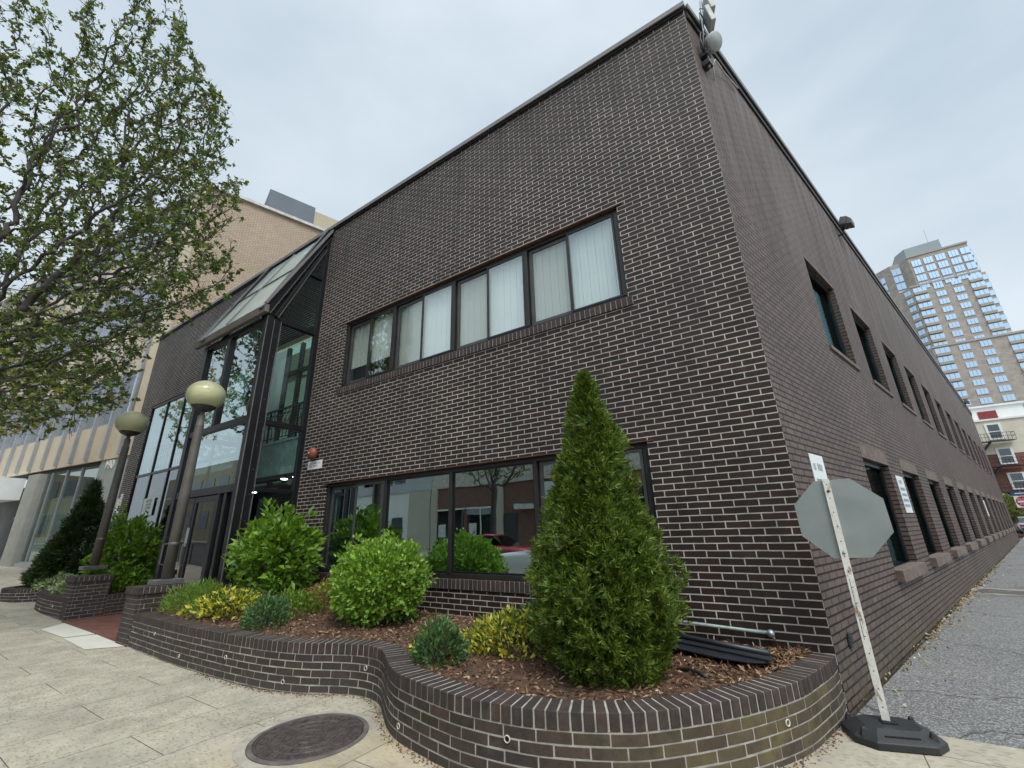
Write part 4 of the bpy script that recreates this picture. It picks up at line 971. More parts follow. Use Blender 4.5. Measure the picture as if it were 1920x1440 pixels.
# street trees by space colonisation
def grow_tree(name, label, base, trunk_pts, trunk_r, env, n_attr, leaf_n, leaf_L, leaf_W, mat, step=.17, kill=.28, infl=1.0, seed=3, twig=.0045, keep=None, tagg=None, spurs=0):
    rg = np.random.default_rng(seed); A = []
    while len(A) < n_attr:
        c, rad, hol = env[rg.integers(len(env))]
        u = rg.normal(size=3); u /= np.linalg.norm(u); q = np.array(c)+u*np.array(rad)*(hol+(1-hol)*rg.random()**.5)
        if keep is None or keep(q): A.append(q)
    A = np.array(A); nodes = []; par = []
    prev = -1
    tp = [Vector(p) for p in trunk_pts]
    for a, b in zip(tp, tp[1:]):
        k = max(1, int((b-a).length/step))
        for i in range(k):
            nodes.append(np.array(a.lerp(b, i/k))); par.append(prev); prev = len(nodes)-1
    nodes.append(np.array(tp[-1])); par.append(prev)
    alive = np.ones(len(A), bool)
    N = np.array(nodes); near_i = np.full(len(A), 0); near_d = np.full(len(A), 1e9)
    def upd(new_idx):
        P_ = N[new_idx]
        for j, pi in enumerate(new_idx):
            d = np.linalg.norm(A-N[pi], axis=1); mk = d < near_d; near_d[mk] = d[mk]; near_i[mk] = pi
    start = [i for i in range(len(nodes)) if nodes[i][2] > tp[0].z+2.0]
    upd(start)
    for it in range(120):
        act = alive & (near_d < (infl if it > 25 else 3.5))
        if not act.any(): break
        idx = np.where(act)[0]; newi = []; 
        order = np.argsort(near_i[idx]); idx = idx[order]; gi = near_i[idx]
        cut = np.r_[0, np.where(np.diff(gi))[0]+1, len(gi)]
        cand = []
        for a, b in zip(cut[:-1], cut[1:]):
            k = gi[a]; v = A[idx[a:b]]-N[k]; v /= np.linalg.norm(v, axis=1, keepdims=True)+1e-9
            d = v.mean(0)+rg.normal(scale=.26, size=3)+np.array([0, 0, .16]); d /= np.linalg.norm(d)+1e-9
            cand.append((k, N[k]+d*step))
        base_n = len(N); N = np.vstack([N, [c for _, c in cand]]); par += [k for k, _ in cand]
        newi = list(range(base_n, len(N))); upd(newi)
        dead = near_d < kill; alive &= ~dead
        if len(N) > 16000: break
    nch = np.zeros(len(N), int); w_ = np.zeros(len(N))
    kids = [[] for _ in range(len(N))]
    for i, p in enumerate(par):
        if p >= 0: kids[p].append(i)
    ex = 2.35
    for i in range(len(N)-1, -1, -1):
        if not kids[i]: w_[i] = twig**ex
        else: w_[i] = sum(w_[k] for k in kids[i])
    rad = w_**(1/ex); sc = trunk_r/rad[0]
    rad = np.maximum(twig, rad*sc**np.clip((rad/rad[0])**.3, 0, 1))
    r = thing(name, label, 'tree', base, tagg)
    m = MB(); m.smooth = True; tips = []
    for i in range(len(N)):
        p = par[i]
        # start chains at roots or side branches
        if p >= 0 and (kids[p] and max(kids[p], key=lambda k: rad[k]) == i): continue
        ch = ([p] if p >= 0 else [])+[i]; c = i
        while kids[c]:
            c = max(kids[c], key=lambda k: rad[k]); ch.append(c)
        if len(ch) < 2: continue
        rr = [rad[k] for k in ch]
        if p >= 0: rr[0] = min(rr[0], rr[1]*1.25)
        sides_ = 10 if rr[0] > .05 else (6 if rr[0] > .015 else 4)
        pts = [N[k] for k in ch]
        m.tube([Vector(q) for q in pts], rr, sides_, False)
    for i in rg.choice(np.where(rad < .03)[0], spurs):
        if par[i] < 0: continue
        q = N[i]; d = unit((N[i]-N[par[i]])[None]*2/step+rg.normal(scale=.9, size=(1, 3)))[0]; pts = [Vector(q)]
        for k in range(3):
            q = q+d*rg.uniform(.04, .10); d = d+rg.normal(scale=.45, size=3); d /= np.linalg.norm(d); pts.append(Vector(q)); tips.append((np.array(q), d.copy()))
        m.tube(pts, [twig*.9, twig*.8, twig*.7, twig*.5], 3, False)
    m.build('trunk', M['barkd'], r, uv=False)
    thin = np.where((rad < .02))[0]
    thin = thin[[par[i] >= 0 for i in thin]]
    pick_ = rg.choice(thin, leaf_n); pp = np.array(par)[pick_]
    f = rg.random(leaf_n)[:, None]; P = N[pick_]*(1-f)+N[pp]*f+rg.normal(scale=.03, size=(leaf_n, 3))
    dirn = unit(N[pick_]-N[pp]+1e-6)
    if tips:
        good = rg.permutation(len(tips))[:max(1, int(leaf_n*.16))]; ti = good[rg.integers(len(good), size=int(leaf_n*.8))]; TP = np.array([t_[0] for t_ in tips]); TD_ = np.array([t_[1] for t_ in tips])
        P[:len(ti)] = TP[ti]+rg.normal(scale=.02, size=(len(ti), 3)); dirn[:len(ti)] = TD_[ti]
    D = dirn*.5+rg.normal(scale=.75, size=(leaf_n, 3)); D[:, 2] -= .25
    V, F = leaves(P, D, leaf_L*rg.uniform(.55, 1.35, leaf_n), leaf_W*rg.uniform(.7, 1.2, leaf_n), .2)
    np_mesh('crown', V, F, mat, r)
    return r
def keep1(q):
    v = q-np.array(CAM); hd = math.hypot(v[0], v[1]); az = math.degrees(math.atan2(v[0], v[1])); sl = v[2]/hd
    return hd > 4.2 and q[1] < -1.5 and q[0] < 1.18*(q[1]-4.91)+.5 and az < np.interp(sl, [.12,.18,.24,.34,.45,.6,.7,.8,.9,1.0,1.1,1.25], [-85,-79,-76,-76.5,-72,-68.5,-68.5,-72,-74.5,-75,-80,-84])
grow_tree('street_tree', 'leafing street tree with dark twigs leaning over the sidewalk at upper left', (-12.3,-5.1,gz(-12.3)),
          [(-12.3,-5.15,gz(-12.3)-.1),(-12.25,-5.1,1.8),(-12.25,-5.1,3.0),(-12.2,-5.05,4.6)], .135,
          [((-11.4,-4.3,9.5),(4.4,3.4,6.5),.1),((-10.2,-3.4,5.8),(3.2,2.0,2.6),.1),((-10.4,-3.5,9.5),(3.2,2.4,4.5),.1)], 5200, 34000, .090, .066, M['f_tree'], step=.18, kill=.30, keep=keep1, seed=5, twig=.0055, spurs=9000)
grow_tree('street_tree', 'yellow green street tree in front of the beige building farther left', (-21.8,-5.0,gz(-21.8)),
          [(-21.8,-5.0,gz(-21.8)-.1),(-21.7,-4.9,3.0),(-21.5,-4.7,4.8),(-21.2,-4.3,6.2)], .12,
          [((-20.6,-3.3,7.0),(2.8,2.3,2.6),.1)], 1100, 9500, .095, .062, M['f_yel_tree'], step=.2, seed=8, twig=.006, spurs=2500)
grow_tree('street_tree', 'bare trunked street tree across the road reflected in the ground floor windows', (-14.5,-14.9,gz(-14.5)),
          [(-14.5,-14.9,gz(-14.5)-.1),(-14.5,-14.9,2.4),(-14.4,-14.9,3.6)], .16,
          [((-14.4,-14.9,6.0),(2.8,2.2,2.4),.1)], 600, 4000, .10, .07, M['f_tree'], step=.25, seed=9, twig=.008)

# ------------------------------------------------------------------ street furniture and wall fittings
# stop sign seen from behind on a rubber base
sb = thing('stop_sign', 'unpainted back of an octagonal metal sign on a leaning white post with black rubber base', 'sign', (.22, -.37, 0))
ax = Vector((math.cos(R(17)), math.sin(R(17)), 0)); ay = Vector((-ax.y, ax.x, 0))
m = MB(); m.xf = Matrix(((ax.x,ay.x,0,.225),(ax.y,ay.y,0,-.40),(0,0,1,0),(0,0,0,1)))
def octo(a, b, c): return [(-a, -b+c), (-a+c, -b), (a-c, -b), (a, -b+c), (a, b-c), (a-c, b), (-a+c, b), (-a, b-c)]
lo = octo(.27, .215, .10); hi = octo(.255, .20, .095); mid = octo(.17, .12, .05)
n8 = 8
m.add([(x, y, .002) for x, y in lo]+[(x, y, .045) for x, y in lo]+[(x*.97, y*.97, .058) for x, y in hi]+[(x, y, .098) for x, y in mid],
      [tuple(range(7,-1,-1))]+[(k*8+i, k*8+(i+1)%8, (k+1)*8+(i+1)%8, (k+1)*8+i) for k in range(3) for i in range(8)]+[tuple(range(24,32))])
for x, y in ((-.205,-.13),(-.205,.12),(.19,-.135),(.19,.13)):
    m.add([(x-.025,y-.02,.05),(x+.025,y-.02,.05),(x+.025,y+.02,.05),(x-.025,y+.02,.05),(x-.012,y-.012,.105),(x+.012,y-.012,.105),(x+.012,y+.012,.105),(x-.012,y+.012,.105)],
          [(4,5,6,7),(0,1,5,4),(1,2,6,5),(2,3,7,6),(3,0,4,7)])
rb = m.build('rubber_base', M['rubber'], sb, .006)
m = MB(); m.xf = Matrix(((ax.x,ay.x,0,.225),(ax.y,ay.y,0,-.40),(0,0,1,0),(0,0,0,1))); m.box(-.045,.045,-.035,.035,.099,.106); m.box(-.10,.10,-.178,-.165,.06,.075); m.build('post_socket', M['hole'], rb)
pb = Vector((.215,-.392,.102)); pt = Vector((.225,-.39,1.80)); pd = (pt-pb).normalized()
m = MB(); m.bar(pb, pt, .048, .006, (0,1,0)); m.bar(pb+Vector((-.021,.014,0)), pt+Vector((-.021,.014,0)), .005, .028, (0,1,0)); m.bar(pb+Vector((.021,.014,0)), pt+Vector((.021,.014,0)), .005, .028, (0,1,0))
post = m.build('post', M['wpaint'], sb)
m = MB()
for k in range(15):
    p = pb.lerp(pt, .05+k*.066); m.xf = Matrix.Translation(p+Vector((0,-.0035,0))) @ Matrix.Rotation(R(90),4,'X'); m.lathe([(0,.0005),(.0042,.0005)], 10)
m.xf = None; m.bar(pb.lerp(pt,.3)+Vector((-.008,-.0038,0)), pb.lerp(pt,.55)+Vector((-.008,-.0038,0)), .003, .0006, (0,1,0)); m.build('post_hole', M['hole'], post)
sc_ = Vector((.268,-.36,1.487)); m = MB(); a8 = [( .305/math.cos(R(22.5))*math.cos(R(22.5+45*k)), .305/math.cos(R(22.5))*math.sin(R(22.5+45*k))) for k in range(8)]
sn_ = Vector((.10,-1,.0)).normalized(); sx_ = Vector((0,0,1)).cross(-sn_)*-1
sx_ = Vector((1,.10,0)).normalized(); sy_ = Vector((.012,0,1)).normalized()
def octa(m, off): return [sc_+sx_*(p[0]*math.cos(.03)-p[1]*math.sin(.03))+sy_*(p[0]*math.sin(.03)+p[1]*math.cos(.03))-sn_*off for p in a8]
q = octa(m, 0)+octa(m, .004); m.add(q, [(0,1,2,3,4,5,6,7),(15,14,13,12,11,10,9,8)]+[(i, i+8, (i+1)%8+8, (i+1)%8) for i in range(8)])
pl = m.build('sign_plate', M['galv'], sb)
m = MB(); q = octa(m, .0045); m.add(q, [(7,6,5,4,3,2,1,0)]); m.build('sign_face', M['stopred'], pl)
m = MB(); m.smooth = True
for z, mt in ((1.70, 0), (1.22, 1)):
    p = pb.lerp(pt, (z-.102)/1.698); m.cur = mt; m.xf = Matrix.Translation(p+Vector((0,-.004,0))) @ Matrix.Rotation(R(90),4,'X'); m.lathe([(.0,.008),(.007,.007),(.010,.003),(.011,0)], 12)
m.build('bolt', [M['rust'], M['blacktrim']], post)
# manhole
mc = (-3.56, -2.42); zc = gz(mc[0])
mh = thing('manhole_cover', 'round cast iron manhole cover with ring pattern set in the sidewalk', 'manhole cover', (*mc, zc))
m = MB(); m.smooth = False; m.lathe([(.44, zc+.002), (.44, zc+.010), (.405, zc+.012), (.405, zc+.004)], 64, (*mc, 0), False); m.build('rim', plain('iron_rim', (.16, .14, .125), .7, .3, .3, 12), mh)
m = MB(); m.lathe([(.0, zc+.006), (.402, zc+.006)], 64, (*mc, 0), False)
for r0 in (.115, .20, .285, .385):
    m.lathe([(r0-.009, zc+.006), (r0-.006, zc+.013), (r0+.006, zc+.013), (r0+.009, zc+.006)], 64, (*mc, 0), False)
for r0, r1, k in ((.03,.10,6),(.128,.188,10),(.213,.272,16),(.30,.372,24)):
    for j in range(k):
        a = 2*math.pi*(j+.3*(r0*10 % 1))/k; b = a+.35*math.pi/k
        m.bar((mc[0]+r0*math.cos(a), mc[1]+r0*math.sin(a), zc+.008), (mc[0]+r1*math.cos(b), mc[1]+r1*math.sin(b), zc+.008), .016, .006)
        a2 = 2*math.pi*(j+.5+.3*(r0*10 % 1))/k; rm = (r0+r1)/2; m.bar((mc[0]+(rm-.014)*math.cos(a2), mc[1]+(rm-.014)*math.sin(a2), zc+.008), (mc[0]+(rm+.014)*math.cos(a2), mc[1]+(rm+.014)*math.sin(a2), zc+.008), .024, .006)
m.build('lid', M['iron'], mh, .002)
m = MB(); m.lathe([(.442, zc+.003), (.50, zc+.004), (.52, zc+.002)], 48, (*mc, 0), False); m.build('collar', plain('patch_cement', (.36, .33, .27), .9, 0, .25, 7, .003, 60), mh)
# bell and its plate
bl = thing('alarm_bell', 'round red alarm bell on the brick wall beside the glass bay', 'bell', (-7.85, 0, 3.0))
m = MB(); m.smooth = True; m.xf = Matrix.Translation((-7.85,-.005,3.0)) @ Matrix.Rotation(R(90),4,'X'); m.lathe([(.05,0),(.05,.05),(.118,.05),(.122,.07),(.112,.11),(.08,.145),(.03,.158),(0,.16)], 32); m.build('gong', M['bell'], bl)
m = MB(); m.smooth = True; m.xf = Matrix.Translation((-7.85,-.163,3.0)) @ Matrix.Rotation(R(90),4,'X'); m.lathe([(.022,-.006),(.022,.006),(.012,.012),(0,.012)], 12); m.build('nut', M['brass'], bl)
def inkrows(parent, o, xd, yd, n, w, rows, mat, zoff=.0025):
    o = Vector(o); xd = Vector(xd); yd = Vector(yd); n = Vector(n); m = MB()
    for (yy, hh, spans) in rows:
        for a, b in spans:
            k = max(1, int((b-a)/(hh*.62)))
            for i in range(k):
                u0 = a+(b-a)*i/k; u1 = u0+(b-a)/k*.72; h2 = hh*rnd.uniform(.7, 1)
                p = [o+xd*u0+yd*yy, o+xd*u1+yd*yy, o+xd*u1+yd*(yy+h2), o+xd*u0+yd*(yy+h2)]; m.add([q+n*zoff for q in p], [(0,1,2,3)])
    return m.build('print', mat, parent)
def wallsign(name, label, o, xd, n, w, h, rows, inkm, th=.006, group=None):
    """thin plate with its lower left corner at o"""
    r = thing(name, label, 'sign', o, group); xd = Vector(xd); n = Vector(n); o = Vector(o); Z = Vector((0,0,1)); m = MB()
    q = [o, o+xd*w, o+xd*w+Z*h, o+Z*h]; m.add([p+n*.002 for p in q]+[p+n*th for p in q], [(3,2,1,0),(4,5,6,7),(0,1,5,4),(1,2,6,5),(2,3,7,6),(3,0,4,7)])
    pl = m.build('plate', M['white'], r)
    if rows: inkrows(pl, o+n*th*.9, xd, Z, n, w, rows, inkm)
    return r
F_ = ((1,0,0),(0,-1,0))
wallsign('wall_sign', 'small white plate with faded red print under the alarm bell', (-8.08,0,2.705), *F_, .47, .165, [(.10,.028,[(.04,.16),(.21,.42)]),(.045,.04,[(.04,.15),(.2,.34)])], M['pink'])
wallsign('wall_sign', 'pink printed plate on the brick pier, upper right of three', (-18.62,0,2.58), *F_, .20, .36, [(.27,.04,[(.03,.17)]),(.17,.05,[(.03,.17)]),(.06,.04,[(.03,.17)])], M['pink'], group='plates on the brick pier')
wallsign('wall_sign', 'pink printed plate on the brick pier, left of three', (-18.84,0,2.42), *F_, .19, .38, [(.28,.04,[(.03,.16)]),(.16,.05,[(.03,.16)]),(.05,.04,[(.03,.16)])], M['pink'], group='plates on the brick pier')
wallsign('wall_sign', 'small white plate on the brick pier, lowest of three', (-18.66,0,2.18), *F_, .19, .22, [(.14,.03,[(.03,.16)]),(.05,.03,[(.03,.16)])], M['ink'], group='plates on the brick pier')
def sidep(s, z): return SD*s+Vector((0,0,z))
wallsign('wall_sign', 'white notice plate on the alley wall just above the octagonal sign', sidep(.60,1.62), SD, SN, .44, .53, [(.36,.09,[(.06,.16),(.19,.36)]),(.24,.035,[(.06,.38)]),(.15,.10,[(.07,.18),(.2,.37)]),(.05,.03,[(.06,.36)])], M['ink'], .008, 'notices on the alley wall')
wallsign('wall_sign', 'white notice with blue print between the first two alley windows', sidep(4.92,1.57), SD, SN, .56, .60, [(.47,.07,[(.12,.38)]),(.36,.06,[(.08,.46)]),(.27,.05,[(.08,.5)]),(.18,.05,[(.06,.5)]),(.09,.05,[(.06,.46)])], plain('blue_print', (.30, .40, .52), .6), .008, 'notices on the alley wall')
wallsign('wall_sign', 'narrow white notice far along the alley wall', sidep(21.6,1.52), SD, SN, .42, .62, [], None, .01, 'notices on the alley wall')
# paper notice in lobby window
r = thing('window_notice', 'white paper notice with a black arrow inside the lobby window', 'notice', (-16.1, .02, 2.2))
m = MB(); m.box(-16.50, -15.72, .012, .018, 2.16, 2.66); pp_ = m.build('sheet', M['paper'], r)
text('NOTICE', .13, M['inkdk'], (-16.1,.010,2.57), (1,0,0), (0,0,1), .0008, pp_); text('THIS DOOR', .075, M['inkdk'], (-16.1,.010,2.475), (1,0,0), (0,0,1), .0008, pp_); text('CLOSED', .11, M['inkdk'], (-16.1,.010,2.38), (1,0,0), (0,0,1), .0008, pp_)
m = MB(); m.bar((-16.22,.010,2.31), (-15.98,.010,2.235), .045, .001, (0,1,0)); m.add([(-15.92,.009,2.21),(-16.03,.009,2.20),(-15.97,.009,2.30)], [(0,1,2)]); m.build('arrow', M['inkdk'], pp_)
m = MB(); m.box(-17.35, -16.95, .35, .40, 2.92, 3.04); m.box(-17.28, -17.18, .35, .40, 2.82, 2.92)  # two plain red emissive boxes behind the glazing
tag(m.build('red_glow_shape', M['redlit']), 'small red glowing shape inside the lobby glazing by the brick pier', 'sign')
# vent in the alley wall
vt = thing('wall_vent', 'small round dark vent grille low on the alley wall near the corner', 'vent', sidep(.435,.44)); m = MB(); m.xf = X
for k in range(7):
    z = .385+k*.018; hw = .062*math.sqrt(max(.02, 1-((z-.439)/.068)**2)); m.box(.435-hw, .435+hw, .001, .014, z, z+.010)
m.build('grille', M['bkplastic'], vt)
# pipe with tap and black plastic conveyor guard lying in the bed
pp = thing('wall_pipe', 'thin weathered water pipe with a tap along the foot of the brick wall', 'pipe', (-.85, -.05, .5))
m = MB(); m.smooth = True; m.tube([(-1.27,-.05,.42),(-1.27,-.05,.555),(-1.25,-.05,.57),(-.47,-.05,.535)], .0145, 10); m.build('tube', M['copper'], pp)
m = MB(); m.smooth = True; m.xf = Matrix.Translation((-.445,-.05,.533)) @ Matrix.Rotation(R(90),4,'X'); m.lathe([(0,-.04),(.03,-.035),(.032,.0),(.03,.03),(0,.035)], 14); m.xf = None; m.tube([(-.435,-.055,.53),(-.425,-.06,.48)], .012, 8); m.build('tap', M['galv'], pp)
bp_ = thing('plastic_gutter_guard', 'long black ribbed plastic panel lying on the mulch by the brick wall', 'panel', (-.8, -.45, .43))
c_ = Vector((-.93,-.42,.462)); dx = Vector((.88,-.28,-.012)).normalized(); dy = Vector((-dx.y, dx.x, .06)).normalized(); dz = dx.cross(dy); m = MB()
m.xf = Matrix(((dx.x,dy.x,dz.x,c_.x),(dx.y,dy.y,dz.y,c_.y),(dx.z,dy.z,dz.z,c_.z),(0,0,0,1)))
m.prism([(-.62,-.21),(.25,-.225),(.42,-.19),(.52,-.13),(.55,-.05),(.55,.02),(.42,.10),(-.62,.16)], -.006, .006); m.box(-.62,.565,-.10,-.02,.007,.022); m.build('panel_sheet', M['bkplastic'], bp_, .003)
m = MB(); m.smooth = True; m.xf = Matrix(((dx.x,dy.x,dz.x,c_.x),(dx.y,dy.y,dz.y,c_.y),(dx.z,dy.z,dz.z,c_.z),(0,0,0,1))); m.tube([(-.62,.02,.03),(.52,.02,.03)], .024, 12); m.build('tube', M['bkplastic'], bp_)
m = MB(); m.smooth = True; m.tube([(-1.05,-1.0,.40),(-.95,-1.02,.425),(-.86,-1.06,.42),(-.80,-1.10,.405)], .013, 8); tag(m.build('drip_hose', M['cable']), 'short dark hose end poking from the mulch beside the arborvitae', 'hose')
# antennas on the roof corner
an = thing('antenna_mast', 'grey panel antennas and round drum unit on a mast at the roof corner', 'antenna', tuple(SD*.3+SN*.08+Vector((0,0,7.6))))
def an_p(s, o, z): return SD*s+SN*o+Vector((0,0,z))
m = MB(); m.smooth = True; m.tube([an_p(.28,.07,7.55), an_p(.30,.10,8.3), an_p(.36,.15,8.95)], .02, 10); m.build('mast', M['galv'], an)
m = MB(); m.xf = X
for z in (7.62, 7.80): m.box(.22,.34,.003,.11,z-.045,z+.045)
m.build('bracket', M['bkplastic'], an, .006)
for k, (s_, o_, z_) in enumerate(((.31,.20,8.42),(.43,.21,8.82))):
    m = MB(); m.xf = X @ Matrix.Translation((s_,o_,z_)) @ Matrix.Rotation(R(-35),4,'Z') @ Matrix.Rotation(R(8),4,'X'); m.box(-.10,.10,-.03,.04,-.17,.17); m.build('panel_antenna', M['greygear'], an, .012)
dn = (SN*.75+SD*-.25+Vector((0,0,-.45))).normalized(); q_ = Vector((0,0,1)).rotation_difference(dn).to_matrix().to_4x4()
m = MB(); m.smooth = True; m.xf = Matrix.Translation(an_p(.36,.12,8.02)) @ q_; m.lathe([(.0,-.06),(.07,-.06),(.11,-.02),(.125,.03),(.13,.10),(.12,.115),(.0,.12)], 32); m.build('drum', M['greygear'], an)
m = MB(); m.smooth = True
for k in range(9):
    a = rnd.uniform(0,6.28); m.tube([an_p(.27,.07,7.72), an_p(.20+.05*math.cos(a),.10+.05*math.sin(a),7.88), an_p(.22+.06*math.sin(a),.11+.04*math.cos(a),8.1), an_p(.30,.11,8.28)], .009, 6)
m.tube([an_p(.26,.10,8.25), an_p(.18,.13,8.40), an_p(.19,.14,8.52), an_p(.26,.15,8.45), an_p(.24,.14,8.66), an_p(.34,.17,8.72)], .006, 6); m.build('cable', M['cable'], an)
m = MB(); m.smooth = True
for z, r_ in ((7.86,.03),(8.16,.03),(8.22,.025)): m.lathe([(r_,-.02),(r_,.02),(0,.02)], 10, an_p(.29,.10,z))
m.build('clamp', M['blacktrim'], an)
m = MB(); m.smooth = True; m.tube([an_p(.52,.03,7.55), an_p(.47,.07,7.78), an_p(.55,.09,7.93), an_p(.72,.08,8.0), an_p(1.0,.05,8.12), an_p(1.6,.04,8.3)], .011, 8); m.build('pale_cable', M['cablew'], an)
for s, lb in ((7.25,'nearer square floodlight under the alley roof edge'),(33.9,'farther floodlight at the end of the alley roof edge')):
    fl = thing('floodlight', lb, 'floodlight', tuple(sidep(s,8.4)+SN*.1), 'floodlights on the alley wall')
    m = MB(); m.xf = X @ Matrix.Translation((s,.25,8.36)) @ Matrix.Rotation(R(-22),4,'X') @ Matrix.Scale(.72,4); m.box(-.24,.24,-.20,-.005,-.14,.14); m.add([(-.22,.0,-.13),(.22,.0,-.13),(.22,.0,.13),(-.22,.0,.13),(-.21,.17,-.13),(.21,.17,-.13),(.21,.12,.05),(-.21,.12,.05)],[(0,3,2,1),(4,5,6,7),(0,1,5,4),(1,2,6,5),(2,3,7,6),(3,0,4,7)]); m.build('housing', M['flood'], fl, .012)
    m = MB(); m.smooth = True; m.tube([an_p(s,.0,8.12), an_p(s,.10,8.12), an_p(s,.14,8.3)], .02, 8); m.build('arm', M['bronze'], fl)

# ------------------------------------------------------------------ beige office building at left
th = R(188); TD = Vector((math.cos(th), math.sin(th), 0)); TN = Vector((-TD.y, TD.x, 0))
if TN.y > 0: TN = -TN
LO = Vector((-18.95, .25, 0)); XF = Matrix(((TD.x,TN.x,0,LO.x),(TD.y,TN.y,0,LO.y),(0,0,1,0),(0,0,0,1)))
lb = thing('office_building', 'beige panelled office building with vertical metal fins numbered 190', 'building', (-28, 4, .7)); LL = 34.0; HT = 16.05
m = MB(); e0 = LO+TD*0; e1 = LO+TD*LL; q = SD*22
m.quad(e0+Vector((0,0,-.3)), e0+q+Vector((0,0,-.3)), e0+q+Vector((0,0,HT)), e0+Vector((0,0,HT)))
m.quad(e0+q+Vector((0,0,-.3)), e1+q+Vector((0,0,-.3)), e1+q+Vector((0,0,HT)), e0+q+Vector((0,0,HT))); m.build('wall', M['tanbrick'], lb)
m = MB(); m.quad(e0+Vector((0,0,HT-.1)), e0+q+Vector((0,0,HT-.1)), e1+q+Vector((0,0,HT-.1)), e1+Vector((0,0,HT-.1))); m.build('roof_deck', M['roof'], lb)
m = MB(); v = [e0+TN*.03, e0+q+TN*.03]; m.bar(e0+Vector((.02,0,HT+.05)), e0+q+Vector((.02,0,HT+.05)), .22, .14); m.xf = XF; m.box(0, LL, -.12, .10, HT-.02, HT+.12); m.build('coping', plain('pale_coping', (.55, .52, .48), .6), lb)
floors = [(5.75, 7.78), (10.02, 12.05), (14.2, 16.05)]; zprev = 4.35
m = MB(); m.xf = XF
for a, b in floors: m.box(0, LL, -.16, -.02, zprev, a); zprev = b
m.box(0, 1.12, -.159, -.001, 4.36, HT-.03); m.build('spandrel', M['leaf_panel'], lb)
fins = [1.25+1.22*k for k in range(27)]
m = MB(); m.xf = XF
for x in fins: m.box(x-.055, x+.055, -.10, .10, 4.42, HT-.03)
m.build('fin', M['mullion'], lb)
for fi, (a, b) in enumerate(floors):
    for k in range(20):
        x0, x1 = fins[k]+.056, fins[k+1]-.056; f = MB(); f.xf = XF; y0, y1 = -.13, -.075
        f.box(x0, x1, y0, y1, a+.001, a+.06); f.box(x0, x1, y0, y1, b-.06, b-.001)
        if k % 2 == 0: zc_ = a+(b-a)*.42; f.box(x0, x1, y0, y1, zc_-.035, zc_+.035)
        f.box(x0, x0+.04, y0, y1, a+.06, b-.06); f.box(x1-.04, x1, y0, y1, a+.06, b-.06)
        w_ = f.build('window', M['mullion'], lb); p = MB(); p.xf = XF; p.box(x0+.04, x1-.04, -.115, -.108, a+.06, b-.06); p.build('pane', M['gl_left'], w_)
m = MB(); m.xf = XF; m.quad((0,-.3,4.3),(LL,-.3,4.3),(LL,-.3,HT-.2),(0,-.3,HT-.2)); m.build('room', M['roomdk'], lb)
# ground floor
m = MB(); m.xf = XF; m.box(0, 2.62, -.28, -.06, -.3, 4.34); gw = m.build('wall', plain('shop_grey_panel', (.30, .32, .29), .7, 0, .06, 1), lb)
m = MB(); m.xf = XF; m.box(0, LL, -.4, -.10, 4.20, 4.349); m.build('soffit', M['roomdk'], lb)
m = MB(); m.xf = XF; m.box(2.62, 7.0, -.30, .02, -.3, .78); m.build('plinth', M['concol'], lb)
sg = MB(); sg.xf = XF
for x in (2.65, 3.98, 5.18, 6.42, 6.95): sg.box(x-.025, x+.025, -.16, -.06, .78, 4.20)
sg.box(2.62, 6.95, -.16, -.06, .78, .83); sfr = sg.build('shop_window', M['mullion'], lb)
for a, b in ((2.65,3.98),(3.98,5.18),(5.18,6.42),(6.42,6.95)):
    p = MB(); p.xf = XF; p.box(a+.025, b-.025, -.115, -.107, .83, 4.20); p.build('pane', M['gl_shop'], sfr)
m = MB(); m.xf = XF
for a, b in ((4.02,5.1),(5.24,6.36)): m.box(a, b, -.128, -.12, .86, 1.7)
m.build('window_paper', M['paper'], lb)
m = MB(); m.xf = XF; m.box(2.7, 6.4, -.30, -.26, .8, 3.2); m.build('window_blind', plain('shop_blind', (.40, .41, .34), .8, 0, .1, 2), lb)
for x in (7.1, 13.2, 19.3):
    m = MB(); m.xf = XF; m.box(x, x+1.0, -.30, .10, -.3, 4.199)
    for k in range(11): m.box(x+.02+k*.09, x+.065+k*.09, .10, .118, -.3, 4.19)
    m.build('column', M['concol'], lb)
m = MB(); m.xf = XF; m.quad((6.95,-1.6,-.3),(LL,-1.6,-.3),(LL,-1.6,4.2),(6.95,-1.6,4.2)); m.quad((6.95,-1.6,-.3),(6.95,-.1,-.3),(6.95,-.1,4.2),(6.95,-1.6,4.2)); m.build('shop_recess', M['room'], lb)
sg = MB(); sg.xf = XF
for x in (8.6, 9.7, 10.8, 12.0): sg.box(x-.04, x+.04, -1.2, -1.1, .5, 4.2)
sg.box(8.1, 12.4, -1.2, -1.1, 2.6, 2.7); sd2 = sg.build('shop_front', M['mullion'], lb)
p = MB(); p.xf = XF; p.box(8.1, 12.4, -1.16, -1.15, .6, 4.2); p.build('pane', M['gl_shop'], sd2)
m = MB(); m.xf = XF; m.box(8.95, 13.2, -.1, .75, 3.25, 4.15); tag(m.build('shop_awning', plain('white_awning', (.82, .85, .85), .6, 0, .05, 2)), 'white box awning over the shop door at the far left', 'awning')
m = MB(); m.xf = XF; m.box(6.5, 6.93, -.22, -.215, 2.2, 2.6); pn = tag(m.build('shop_poster', plain('mint_poster', (.45, .68, .60), .7)), 'mint green poster in the narrow shop window beside the column', 'poster')
inkrows(pn, XF @ Vector((6.88,-.214,2.25)), TD*-1, (0,0,1), TN, .4, [(.24,.06,[(.04,.34)]),(.08,.06,[(.04,.34)])], M['ink'])
m = MB(); m.xf = XF; m.box(6.55, 8.4, -.9, -.86, .7, 1.05); tag(m.build('orange_board', M['orange']), 'orange board at the foot of the shop recess behind the column', 'board')
